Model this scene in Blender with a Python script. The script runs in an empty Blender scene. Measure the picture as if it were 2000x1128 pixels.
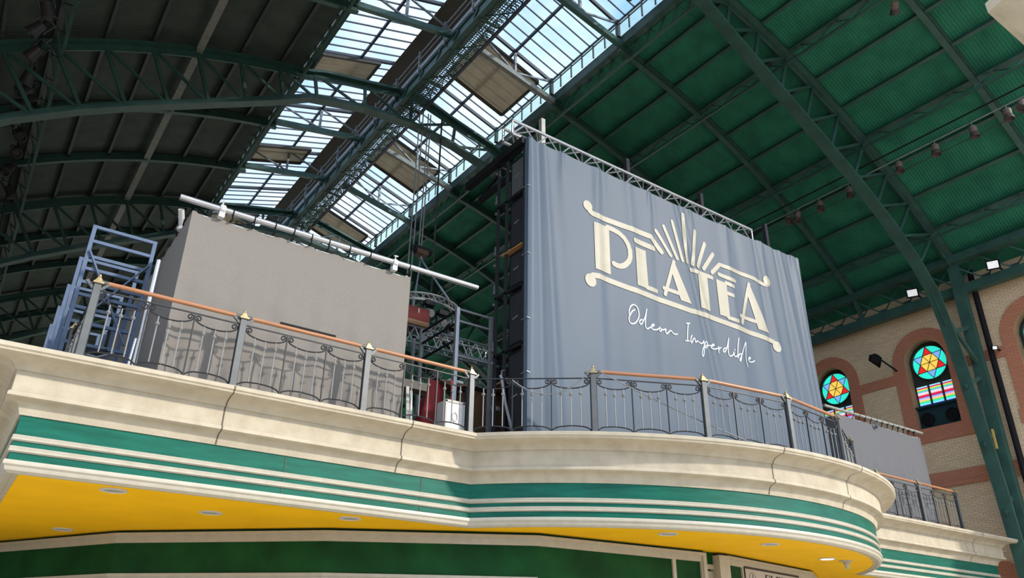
import bpy, bmesh, math, random
from mathutils import Vector, Matrix
random.seed(7)
S = bpy.context.scene
COL = S.collection
sin, cos, pi, rad = math.sin, math.cos, math.pi, math.radians

# ------------------------------------------------------------------ camera
cd = bpy.data.cameras.new('camera'); cam = bpy.data.objects.new('camera', cd); COL.objects.link(cam)
yaw, pitch, roll = 0.611475651, 0.448992072, 0.0149085144
F = Vector((sin(yaw)*cos(pitch), cos(yaw)*cos(pitch), sin(pitch)))
r0 = Vector((cos(yaw), -sin(yaw), 0)); u0 = r0.cross(F)
Rv = r0*cos(roll) + u0*sin(roll); Uv = -r0*sin(roll) + u0*cos(roll)
cam.matrix_world = Matrix(((Rv.x, Uv.x, -F.x, 0), (Rv.y, Uv.y, -F.y, 0), (Rv.z, Uv.z, -F.z, 1.6), (0, 0, 0, 1)))
cd.sensor_width = 36.0; cd.lens = 1507.0/2000*36.0; cd.clip_start = 0.05; cd.clip_end = 500
S.camera = cam

# ------------------------------------------------------------------ light
S.view_settings.view_transform = 'Standard'; S.view_settings.look = 'None'
S.view_settings.gamma = 1.0; S.view_settings.use_curve_mapping = False
S.view_settings.exposure = 0.58
W = bpy.data.worlds.new('world'); S.world = W; W.use_nodes = True
nt = W.node_tree; nt.nodes.clear()
out = nt.nodes.new('ShaderNodeOutputWorld'); bg = nt.nodes.new('ShaderNodeBackground')
tc = nt.nodes.new('ShaderNodeTexCoord'); nz = nt.nodes.new('ShaderNodeTexNoise')
nz.inputs['Scale'].default_value = 3.2; nz.inputs['Detail'].default_value = 5; nz.inputs['Roughness'].default_value = 0.55
mp = nt.nodes.new('ShaderNodeMapping'); mp.inputs['Scale'].default_value = (1, 1, 2.2)
rp = nt.nodes.new('ShaderNodeValToRGB')
rp.color_ramp.elements[0].position = 0.36; rp.color_ramp.elements[0].color = (0.34, 0.55, 0.92, 1)
rp.color_ramp.elements[1].position = 0.56; rp.color_ramp.elements[1].color = (0.86, 0.93, 1.0, 1)
sx = nt.nodes.new('ShaderNodeSeparateXYZ'); mr = nt.nodes.new('ShaderNodeMapRange')
mr.inputs['From Min'].default_value = -0.06; mr.inputs['From Max'].default_value = 0.03
mx = nt.nodes.new('ShaderNodeMix'); mx.data_type = 'RGBA'; mx.inputs['A'].default_value = (0.10, 0.09, 0.075, 1)
L = nt.links.new
L(tc.outputs['Generated'], mp.inputs['Vector']); L(mp.outputs['Vector'], nz.inputs['Vector'])
L(nz.outputs['Fac'], rp.inputs['Fac']); L(tc.outputs['Generated'], sx.inputs[0]); L(sx.outputs['Z'], mr.inputs['Value'])
L(mr.outputs['Result'], mx.inputs['Factor']); L(rp.outputs['Color'], mx.inputs['B']); L(mx.outputs['Result'], bg.inputs['Color'])
bg.inputs['Strength'].default_value = 1.5; L(bg.outputs[0], out.inputs[0])
sd = bpy.data.lights.new('sun', 'SUN'); sun = bpy.data.objects.new('sun', sd); COL.objects.link(sun)
sd.energy = 2.9; sd.angle = rad(2.6); sd.color = (1.0, 0.93, 0.82)
SUN_AZ, SUN_EL = rad(37), rad(26)
sdir = Vector((sin(SUN_AZ)*cos(SUN_EL), -cos(SUN_AZ)*cos(SUN_EL), sin(SUN_EL)))
sun.rotation_euler = sdir.to_track_quat('Z', 'Y').to_euler(); sun.location = (30, -20, 40)

# ------------------------------------------------------------------ materials
FULL = ('pale stone floor', 'green corrugated sheet', 'olive corrugated sheet', 'tan corrugated sheet', 'window reveal plaster', 'lit downlight lens', 'yellow ceiling paint', 'green roof steel', 'green lantern steel')
def mat(name, c, rough=0.6, metal=0.0, var=0.12, scale=6.0, bump=0.0, bscale=40.0, emit=None, spec=0.5, c2=None, stretch=(1, 1, 1)):
    if name not in FULL:
        c = tuple(x*0.68 for x in c); c2 = c2 and tuple(x*0.68 for x in c2)
    m = bpy.data.materials.new(name); m.use_nodes = True; t = m.node_tree; b = t.nodes['Principled BSDF']
    b.inputs['Roughness'].default_value = rough; b.inputs['Metallic'].default_value = metal
    b.inputs['Specular IOR Level'].default_value = spec
    co = t.nodes.new('ShaderNodeTexCoord'); mpn = t.nodes.new('ShaderNodeMapping'); mpn.inputs['Scale'].default_value = stretch
    t.links.new(co.outputs['Object'], mpn.inputs['Vector'])
    n = t.nodes.new('ShaderNodeTexNoise'); n.inputs['Scale'].default_value = scale; n.inputs['Detail'].default_value = 4
    t.links.new(mpn.outputs['Vector'], n.inputs['Vector'])
    r = t.nodes.new('ShaderNodeValToRGB'); lo = tuple(x*(1-var) for x in c) if c2 is None else c2
    r.color_ramp.elements[0].position = 0.32; r.color_ramp.elements[0].color = (*lo, 1)
    r.color_ramp.elements[1].position = 0.66; r.color_ramp.elements[1].color = (*[min(1, x*(1+var*0.4)) for x in c], 1)
    t.links.new(n.outputs['Fac'], r.inputs['Fac']); t.links.new(r.outputs['Color'], b.inputs['Base Color'])
    if bump:
        n2 = t.nodes.new('ShaderNodeTexNoise'); n2.inputs['Scale'].default_value = bscale; n2.inputs['Detail'].default_value = 3
        t.links.new(mpn.outputs['Vector'], n2.inputs['Vector'])
        bp = t.nodes.new('ShaderNodeBump'); bp.inputs['Strength'].default_value = bump; bp.inputs['Distance'].default_value = 0.02
        t.links.new(n2.outputs['Fac'], bp.inputs['Height']); t.links.new(bp.outputs['Normal'], b.inputs['Normal'])
    if emit:
        b.inputs['Emission Color'].default_value = (*emit[:3], 1); b.inputs['Emission Strength'].default_value = emit[3]
    return m
def corrugated(name, c, c2, period, axis):
    m = mat(name, c, rough=0.75, var=0.2, scale=1.3, c2=c2, spec=0.2); t = m.node_tree; b = t.nodes['Principled BSDF']
    co = t.nodes.new('ShaderNodeTexCoord'); w = t.nodes.new('ShaderNodeTexWave'); w.bands_direction = axis
    w.inputs['Scale'].default_value = 2*pi/20/period/pi*3.1416; w.inputs['Distortion'].default_value = 0.0
    t.links.new(co.outputs['Object'], w.inputs['Vector'])
    bp = t.nodes.new('ShaderNodeBump'); bp.inputs['Strength'].default_value = 0.6; bp.inputs['Distance'].default_value = 0.02
    t.links.new(w.outputs['Fac'], bp.inputs['Height']); t.links.new(bp.outputs['Normal'], b.inputs['Normal'])
    return m
def brickmat(name, c1, c2, mortar, w, h, swap=True):
    m = bpy.data.materials.new(name); m.use_nodes = True; t = m.node_tree; b = t.nodes['Principled BSDF']
    b.inputs['Roughness'].default_value = 0.85; b.inputs['Specular IOR Level'].default_value = 0.2
    co = t.nodes.new('ShaderNodeTexCoord'); s = t.nodes.new('ShaderNodeSeparateXYZ'); cb = t.nodes.new('ShaderNodeCombineXYZ')
    t.links.new(co.outputs['Object'], s.inputs[0]); t.links.new(s.outputs['Y'], cb.inputs['X']); t.links.new(s.outputs['Z'], cb.inputs['Y'])
    k = t.nodes.new('ShaderNodeTexBrick'); k.inputs['Scale'].default_value = 1.0; k.inputs['Brick Width'].default_value = w
    k.inputs['Row Height'].default_value = h; k.inputs['Mortar Size'].default_value = 0.012; k.inputs['Bias'].default_value = -0.1
    k.inputs['Color1'].default_value = (*c1, 1); k.inputs['Color2'].default_value = (*c2, 1); k.inputs['Mortar'].default_value = (*mortar, 1)
    t.links.new(cb.outputs[0], k.inputs['Vector'])
    n = t.nodes.new('ShaderNodeTexNoise'); n.inputs['Scale'].default_value = 0.8; n.inputs['Detail'].default_value = 4
    t.links.new(co.outputs['Object'], n.inputs['Vector'])
    x = t.nodes.new('ShaderNodeMix'); x.data_type = 'RGBA'; x.blend_type = 'MULTIPLY'; x.inputs['Factor'].default_value = 0.12
    t.links.new(k.outputs['Color'], x.inputs['A']); t.links.new(n.outputs['Color'], x.inputs['B'])
    t.links.new(x.outputs['Result'], b.inputs['Base Color'])
    bp = t.nodes.new('ShaderNodeBump'); bp.inputs['Strength'].default_value = 0.5; bp.inputs['Distance'].default_value = 0.01; bp.invert = True
    t.links.new(k.outputs['Fac'], bp.inputs['Height']); t.links.new(bp.outputs['Normal'], b.inputs['Normal'])
    return m
def glassmat(name, tint, gloss=0.06, haze=0.0):
    m = bpy.data.materials.new(name); m.use_nodes = True; t = m.node_tree; t.nodes.clear()
    o = t.nodes.new('ShaderNodeOutputMaterial'); a = t.nodes.new('ShaderNodeBsdfTransparent'); g = t.nodes.new('ShaderNodeBsdfGlossy')
    a.inputs['Color'].default_value = (*tint, 1); g.inputs['Roughness'].default_value = 0.08
    x = t.nodes.new('ShaderNodeMixShader'); x.inputs['Fac'].default_value = gloss
    t.links.new(a.outputs[0], x.inputs[1]); t.links.new(g.outputs[0], x.inputs[2])
    if haze:
        d = t.nodes.new('ShaderNodeBsdfTranslucent'); d.inputs['Color'].default_value = (0.85, 0.95, 0.9, 1)
        y = t.nodes.new('ShaderNodeMixShader'); y.inputs['Fac'].default_value = haze
        t.links.new(x.outputs[0], y.inputs[1]); t.links.new(d.outputs[0], y.inputs[2]); t.links.new(y.outputs[0], o.inputs[0])
    else:
        t.links.new(x.outputs[0], o.inputs[0])
    return m
M = {}
M['stone'] = mat('cream stone', (0.66, 0.575, 0.44), 0.8, var=0.1, scale=3.5, bump=0.2, bscale=30, c2=(0.57, 0.49, 0.365), spec=0.2)
M['joint'] = mat('stone joint', (0.16, 0.12, 0.09), 0.9)
M['green_paint'] = mat('sea green paint', (0.009, 0.155, 0.106), 0.42, spec=0.14, var=0.25, scale=3, stretch=(0.5, 0.5, 4))
M['cream_trim'] = mat('cream trim paint', (0.60, 0.545, 0.435), 0.45, var=0.08)
M['yellow'] = mat('yellow ceiling paint', (0.84, 0.46, 0.003), 0.6, spec=0.1, var=0.06, scale=1.2)
M['dark_green'] = mat('dark green board', (0.010, 0.085, 0.022), 0.55, var=0.35, scale=1.4, spec=0.1)
M['iron'] = mat('dark wrought iron', (0.022, 0.022, 0.025), 0.5, spec=0.4)
M['post'] = mat('grey painted post', (0.135, 0.142, 0.142), 0.45, metal=0.1, var=0.15)
M['baluster'] = mat('pale grey baluster', (0.30, 0.295, 0.28), 0.5, var=0.1)
M['wood'] = mat('orange wood handrail', (0.50, 0.215, 0.095), 0.4, var=0.25, scale=5, stretch=(0.3, 4, 4))
M['gold'] = mat('tarnished gold', (0.52, 0.39, 0.20), 0.4, metal=0.6, var=0.3, scale=20)
M['fabric'] = mat('beige grey booth cloth', (0.305, 0.277, 0.248), 0.9, var=0.1, scale=60, bump=0.3, bscale=160, spec=0.1)
M['fabric_shaded'] = mat('grey booth cloth', (0.20, 0.20, 0.212), 0.9, var=0.08, scale=60, bump=0.3, bscale=160, spec=0.1)  # booth cloth with the right wing's shade put into its colour
M['banner'] = mat('grey blue banner vinyl', (0.108, 0.144, 0.194), 0.5, var=0.05, scale=1.0, spec=0.16)
M['logo'] = mat('cream print', (0.385, 0.35, 0.25), 0.5, var=0.08, scale=3)
M['script'] = mat('white print', (0.58, 0.62, 0.66), 0.5, var=0.03)
M['steel_green'] = mat('green roof steel', (0.030, 0.085, 0.066), 0.5, var=0.25, scale=2)
M['steel_green_light'] = mat('green lantern steel', (0.05, 0.12, 0.10), 0.5, var=0.3, scale=2)
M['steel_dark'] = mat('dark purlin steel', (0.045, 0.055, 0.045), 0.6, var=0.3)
M['steel_pale'] = mat('pale grey steel', (0.36, 0.36, 0.32), 0.5, var=0.2)
M['alu'] = mat('aluminium tube', (0.66, 0.66, 0.68), 0.32, metal=0.75, var=0.08)
M['grey_rail'] = mat('grey catwalk rail', (0.32, 0.33, 0.35), 0.45, metal=0.3)
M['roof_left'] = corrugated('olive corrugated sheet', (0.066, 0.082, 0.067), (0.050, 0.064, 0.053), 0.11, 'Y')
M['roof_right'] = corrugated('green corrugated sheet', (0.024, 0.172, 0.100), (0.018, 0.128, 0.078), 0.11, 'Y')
M['vent'] = corrugated('tan corrugated sheet', (0.52, 0.41, 0.28), (0.42, 0.32, 0.21), 0.25, 'Y')
t_ = M['vent'].node_tree; tl = t_.nodes.new('ShaderNodeBsdfTranslucent'); tl.inputs['Color'].default_value = (0.40, 0.30, 0.18, 1)
ms = t_.nodes.new('ShaderNodeMixShader'); ms.inputs['Fac'].default_value = 0.18; po = [n for n in t_.nodes if n.type == 'OUTPUT_MATERIAL'][0]
t_.links.new(t_.nodes['Principled BSDF'].outputs[0], ms.inputs[1]); t_.links.new(tl.outputs[0], ms.inputs[2]); t_.links.new(ms.outputs[0], po.inputs['Surface'])
M['ridge'] = mat('dark ridge sheet', (0.10, 0.085, 0.065), 0.7)
M['brick'] = brickmat('pale brick', (0.90, 0.66, 0.41), (0.76, 0.54, 0.33), (0.54, 0.40, 0.26), 0.26, 0.075)
M['redbrick'] = brickmat('red brick', (0.66, 0.25, 0.14), (0.57, 0.21, 0.115), (0.38, 0.17, 0.11), 0.24, 0.07)
M['reveal'] = mat('window reveal plaster', (0.34, 0.22, 0.12), 0.8)
M['glass'] = glassmat('skylight glass', (0.54, 0.62, 0.70))
M['upstand'] = glassmat('frosted upstand glass', (0.58, 0.68, 0.67), haze=0.2)
M['bar'] = mat('glazing bar', (0.055, 0.06, 0.075), 0.5)
M['floor'] = mat('pale stone floor', (0.78, 0.70, 0.57), 0.5, var=0.1, scale=0.8)
M['deck'] = mat('dark deck boards', (0.06, 0.05, 0.045), 0.8)
M['plaster'] = mat('dim plaster', (0.20, 0.17, 0.13), 0.9)
M['blue'] = mat('blue painted steel', (0.12, 0.18, 0.30), 0.6, metal=0.1, var=0.15)
M['black'] = mat('black metal', (0.012, 0.012, 0.015), 0.7, var=0.3, spec=0.2)
M['black_grey'] = mat('charcoal cabinet', (0.035, 0.036, 0.042), 0.85, spec=0.15)
M['grille'] = mat('speaker grille', (0.20, 0.21, 0.21), 0.4, metal=0.4)
M['white'] = mat('white painted metal', (0.78, 0.78, 0.77), 0.4, var=0.05)
M['red'] = mat('dark red cloth', (0.27, 0.012, 0.018), 0.85, var=0.3, scale=4)
M['red_bright'] = mat('red ribbon cloth', (0.55, 0.05, 0.035), 0.7)
M['case_red'] = mat('red flight case', (0.16, 0.022, 0.02), 0.7, spec=0.2)
M['case_tan'] = mat('tan board', (0.28, 0.13, 0.045), 0.6)
M['brown'] = mat('brown plywood', (0.20, 0.10, 0.045), 0.7, var=0.3)
M['orange_wood'] = mat('orange plywood edge', (0.50, 0.24, 0.08), 0.6)
M['rope'] = mat('pale rope', (0.42, 0.43, 0.42), 0.8)
M['lampbody'] = mat('rust brown lamp body', (0.20, 0.14, 0.10), 0.6, var=0.35, scale=8)
M['lampcap'] = mat('dark brown lamp skirt', (0.07, 0.045, 0.035), 0.6)
M['spot'] = mat('dusky spotlight body', (0.045, 0.04, 0.04), 0.5)
M['lamp_on'] = mat('lit downlight lens', (0.9, 0.9, 0.85), 0.4, emit=(1.0, 0.97, 0.88, 6.0))
M['lamp_face'] = mat('flood lamp lens', (0.85, 0.85, 0.85), 0.3, emit=(1, 1, 1, 0.35))
M['lamp_off'] = mat('unlit downlight lens', (0.50, 0.46, 0.40), 0.4)
M['grey_sign'] = mat('pale grey sign board', (0.62, 0.58, 0.54), 0.5, var=0.05)
M['ink'] = mat('sign ink', (0.03, 0.025, 0.025), 0.6)
M['duct'] = mat('dark teal duct panel', (0.012, 0.055, 0.065), 0.4)
M['frame_dark'] = mat('dark olive window frame', (0.04, 0.045, 0.03), 0.6)
M['yellow_tape'] = mat('yellow warning plate', (0.75, 0.50, 0.12), 0.5)
def pane(name, c, e=0.66):
    k = bpy.data.materials.new(name); k.use_nodes = True; t = k.node_tree; b = t.nodes['Principled BSDF']
    n = t.nodes.new('ShaderNodeTexNoise'); n.inputs['Scale'].default_value = 3
    h = t.nodes.new('ShaderNodeMix'); h.data_type = 'RGBA'; h.inputs['A'].default_value = (*[x*0.85 for x in c], 1); h.inputs['B'].default_value = (*c, 1)
    t.links.new(n.outputs['Fac'], h.inputs['Factor']); t.links.new(h.outputs['Result'], b.inputs['Base Color'])
    t.links.new(h.outputs['Result'], b.inputs['Emission Color']); b.inputs['Emission Strength'].default_value = e  # glow in the pane colour stands in for daylight behind the glass
    b.inputs['Roughness'].default_value = 0.25
    return k
M['p_turq'] = pane('turquoise pane', (0.03, 0.80, 0.62)); M['p_red'] = pane('red pane', (0.70, 0.02, 0.02))
M['p_yel'] = pane('yellow pane', (0.95, 0.62, 0.10)); M['p_blue'] = pane('sky blue pane', (0.20, 0.42, 0.85))
M['p_deep'] = pane('deep blue pane', (0.03, 0.10, 0.60)); M['p_green'] = pane('green pane', (0.08, 0.70, 0.22))
M['p_pink'] = pane('pink pane', (0.85, 0.45, 0.62)); M['p_mag'] = pane('magenta pane', (0.55, 0.02, 0.18))
M['p_cream'] = pane('cream pane', (0.95, 0.80, 0.62)); M['p_cyan'] = pane('pale cyan pane', (0.30, 0.75, 0.95))

# ------------------------------------------------------------------ mesh builder (world coordinates)
class MB:
    def __init__(s): s.v = []; s.f = []
    def add(s, vs, fs):
        o = len(s.v); s.v += [tuple(v) for v in vs]; s.f += [tuple(o+i for i in f) for f in fs]; return s
    def box(s, x0, x1, y0, y1, z0, z1):
        return s.add([(x0, y0, z0), (x1, y0, z0), (x1, y1, z0), (x0, y1, z0), (x0, y0, z1), (x1, y0, z1), (x1, y1, z1), (x0, y1, z1)],
                     [(3, 2, 1, 0), (4, 5, 6, 7), (0, 1, 5, 4), (1, 2, 6, 5), (2, 3, 7, 6), (3, 0, 4, 7)])
    def bar(s, a, b, w, h=None, up=(0, 0, 1)):
        a = Vector(a); b = Vector(b); h = h or w; d = (b-a)
        if d.length < 1e-6: return s
        d.normalize(); up = Vector(up)
        if abs(d.dot(up)) > 0.97: up = Vector((0, 1, 0)) if abs(d.y) < 0.9 else Vector((1, 0, 0))
        x = d.cross(up).normalized(); z = x.cross(d)
        q = [(-1, -1), (1, -1), (1, 1), (-1, 1)]
        vs = [p + x*(i*w/2) + z*(j*h/2) for p in (a, b) for i, j in q]
        return s.add(vs, [(0, 1, 2, 3), (7, 6, 5, 4), (1, 0, 4, 5), (2, 1, 5, 6), (3, 2, 6, 7), (0, 3, 7, 4)])
    def tube(s, pts, r, n=8, cap=True):
        pts = [Vector(p) for p in pts]; N = len(pts); rs = r if isinstance(r, (list, tuple)) else [r]*N
        rings = []; ref = None
        for i, p in enumerate(pts):
            d = (pts[min(i+1, N-1)] - pts[max(i-1, 0)]).normalized()
            if ref is None:
                ref = Vector((0, 0, 1)) if abs(d.z) < 0.9 else Vector((1, 0, 0))
            x = d.cross(ref).normalized(); y = x.cross(d).normalized(); ref = y
            rings.append([p + (x*cos(2*pi*k/n) + y*sin(2*pi*k/n))*rs[i] for k in range(n)])
        vs = [v for g in rings for v in g]; fs = []
        for i in range(N-1):
            for k in range(n):
                fs.append((i*n+k, i*n+(k+1) % n, (i+1)*n+(k+1) % n, (i+1)*n+k))
        if cap: fs += [tuple(range(n))[::-1], tuple((N-1)*n+k for k in range(n))]
        return s.add(vs, fs)
    def lathe(s, prof, c, n=16, axis='z'):
        vs = []; fs = []
        for r, h in prof:
            for k in range(n):
                a = 2*pi*k/n
                p = (r*cos(a), r*sin(a), h) if axis == 'z' else ((r*cos(a), h, r*sin(a)) if axis == 'y' else (h, r*cos(a), r*sin(a)))
                vs.append((c[0]+p[0], c[1]+p[1], c[2]+p[2]))
        m = len(prof)
        for i in range(m-1):
            for k in range(n): fs.append((i*n+k, i*n+(k+1) % n, (i+1)*n+(k+1) % n, (i+1)*n+k))
        fs += [tuple(range(n))[::-1], tuple((m-1)*n+k for k in range(n))]
        return s.add(vs, fs)
    def prism(s, poly, f0, f1):
        # poly: list of 2d; f0/f1 map a 2d point to 3d (front, back)
        n = len(poly); vs = [f0(p) for p in poly] + [f1(p) for p in poly]
        return s.add(vs, [tuple(range(n)), tuple(range(2*n-1, n-1, -1))] + [(i, i+n, (i+1) % n+n, (i+1) % n) for i in range(n)])
    def grid(s, rows, close=False):
        m = len(rows); n = len(rows[0]); vs = [p for r in rows for p in r]; fs = []
        for i in range(m-1):
            for k in range(n if close else n-1): fs.append((i*n+k, i*n+(k+1) % n, (i+1)*n+(k+1) % n, (i+1)*n+k))
        return s.add(vs, fs)
    def build(s, name, m, parent=None, smooth=None, loc=None):
        me = bpy.data.meshes.new(name)
        o = Vector(loc) if loc is not None else (Vector(parent['_o']) if parent is not None and '_o' in parent else Vector((0, 0, 0)))
        me.from_pydata([tuple(Vector(v)-o) for v in s.v], [], s.f)
        bm = bmesh.new(); bm.from_mesh(me); bmesh.ops.recalc_face_normals(bm, faces=bm.faces); bm.to_mesh(me); bm.free()
        me.materials.append(M[m] if isinstance(m, str) else m)
        if smooth is not None:
            me.shade_smooth(); me.set_sharp_from_angle(angle=rad(smooth))
        ob = bpy.data.objects.new(name, me); COL.objects.link(ob)
        if parent is not None:
            ob.parent = parent
            if '_o' in parent: ob['_o'] = list(o)
        else:
            ob.location = o
        return ob
def tag(o, label, cat, group=None, kind=None):
    if label: o['label'] = label
    if cat: o['category'] = cat
    if group: o['group'] = group
    if kind: o['kind'] = kind
    return o
def thing(name, loc, label, cat, group=None):
    o = bpy.data.objects.new(name, None); COL.objects.link(o); o.location = loc; o['_o'] = list(loc); o.empty_display_size = 0.2
    return tag(o, label, cat, group)
def struct(o, label=None, cat=None):
    o['kind'] = 'structure'
    return tag(o, label, cat)
def copy_tree(o, parent=None):
    c = o.copy(); COL.objects.link(c)
    if parent is not None: c.parent = parent
    for ch in list(o.children): copy_tree(ch, c)
    return c
ORD = ['first', 'second', 'third', 'fourth', 'fifth', 'sixth', 'seventh', 'eighth', 'ninth', 'tenth', 'eleventh', 'twelfth', 'thirteenth', 'fourteenth']

# ------------------------------------------------------------------ the hall: vault about x = 12
CX, CZ, RR = 12.0, -2.7, 26.6
def rpt(a, r, y): return (CX + r*sin(rad(a)), y, CZ + r*cos(rad(a)))
Y0, Y1 = 6.0, 64.0
struct(MB().box(-10, 36, -9, 66, -0.3, 0).box(36, 90, 24, 110, -0.3, 0).build('floor', 'floor'), 'pale stone hall floor with an added sun-bounce slab outside', 'floor')  # second slab is unseen ground added to bounce sunlight onto the left roof
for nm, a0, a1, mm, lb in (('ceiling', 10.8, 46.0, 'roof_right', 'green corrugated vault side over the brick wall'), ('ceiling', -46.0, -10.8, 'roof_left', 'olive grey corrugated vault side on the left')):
    g = MB(); n = 40
    aa = [a0 + (a1-a0)*i/n for i in range(n+1)]
    g.grid([[rpt(a, RR, y) for a in aa] for y in (Y0, Y1)]); g.grid([[rpt(a, RR+0.12, y) for a in aa] for y in (Y0, Y1)])
    g.grid([[rpt(a, RR+d, Y0) for a in aa] for d in (0, 0.12)])
    struct(g.build(nm, mm, smooth=20), lb, 'ceiling')
struct(MB().box(-7.5, -7.1, 18, Y1, 0, 16.2).build('wall_left', 'plaster'), 'unseen plaster wall added to block side light', 'wall')  # unseen wall, added to hold side light off the far roof
struct(MB().box(-7.5, 31.6, Y1, Y1+0.3, 15.5, 26.2).build('wall_back', 'plaster'), 'end wall left open below to let light in', 'wall')  # hidden gap below is shaped to let daylight onto the far roof

# brick wall on the right with three arched windows
WX = 31.0
WIN = [(18.92, 'left'), (14.57, 'mid'), (10.22, 'right')]
def arch_pts(yc, hw, z0, zc, r=None, n=24, bulge=0.0):
    # opening outline: jambs then horseshoe arch, as (y,z)
    r = r or hw
    a0 = math.asin(min(1, 0)) if r <= hw else math.acos(hw/r)
    pts = [(yc-hw, z0)]
    st = pi + (a0 if r > hw else 0)
    for i in range(n+1):
        a = st - (st - (-(a0 if r > hw else 0)))*i/n
        pts.append((yc + r*cos(a), zc + r*sin(a)))
    pts.append((yc+hw, z0))
    return pts
wall = MB()
def wq(y0, y1, z0, z1): wall.add([(WX, y0, z0), (WX, y1, z0), (WX, y1, z1), (WX, y0, z1)], [(0, 1, 2, 3)])
YW = 24.0
edges = [Y0] + sorted([c-0.86 for c, _ in WIN] + [c+0.86 for c, _ in WIN]) + [YW]
for i in range(0, len(edges), 2): wq(edges[i], edges[i+1], 0, 17.0)
for c, _ in WIN:
    wq(c-0.86, c+0.86, 0, 10.2)
    n = 20
    for i in range(n):
        a, b = pi - pi*i/n, pi - pi*(i+1)/n
        ya, za, yb, zb = c+0.86*cos(a), 12.96+0.86*sin(a), c+0.86*cos(b), 12.96+0.86*sin(b)
        wall.add([(WX, ya, za), (WX, yb, zb), (WX, yb, 17.0), (WX, ya, 17.0)], [(0, 1, 2, 3)])
wall.box(WX+0.5, WX+0.6, Y0, YW, 0, 17.0)
wr = struct(wall.build('wall_right', 'brick'), 'pale brick side wall with red brick window surrounds', 'wall')
# red brick bands
bands = MB()
for c, _ in WIN:
    ro, ri, n = 1.36, 0.86, 28
    A = [pi*i/n for i in range(n+1)]
    P = lambda r, a, x: (x, c + r*cos(a), 12.96 + r*sin(a))
    bands.grid([[P(ro, a, WX-0.05) for a in A], [P(ri, a, WX-0.05) for a in A]])
    bands.grid([[P(ro, a, WX-0.05) for a in A], [P(ro, a, WX) for a in A]])
    bands.grid([[P(ri, a, WX-0.05) for a in A], [P(ri, a, WX+0.02) for a in A]])
    for s in (-1, 1):
        y0, y1 = sorted((c+s*0.86, c+s*1.36)); bands.box(WX-0.05, WX+0.02, y0, y1, 9.9, 12.96)
    bands.box(WX-0.07, WX, c-1.5, c+1.42, 9.64, 10.2)
cuts = [Y0] + sorted([c-1.36 for c, _ in WIN]+[c+1.36 for c, _ in WIN]) + [YW]
for i in range(0, len(cuts), 2): bands.box(WX-0.045, WX, cuts[i], cuts[i+1], 12.25, 12.66)
bands.box(WX-0.08, WX, Y0, YW, 8.0, 8.42)
bands.prism([(13.45+0.42*cos(2*pi*i/24), 4.58+0.46*sin(2*pi*i/24)) for i in range(24)], lambda p: (WX-0.1, p[0], p[1]), lambda p: (WX, p[0], p[1]))
struct(bands.build('trim_1', 'redbrick'), 'red brick bands and arches on the pale wall', 'trim')
struct(MB().box(WX-0.14, WX-0.05, Y0, YW, 7.86, 8.0).build('trim_2', 'redbrick'), 'narrow red brick ledge under the lower band', 'trim')

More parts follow.
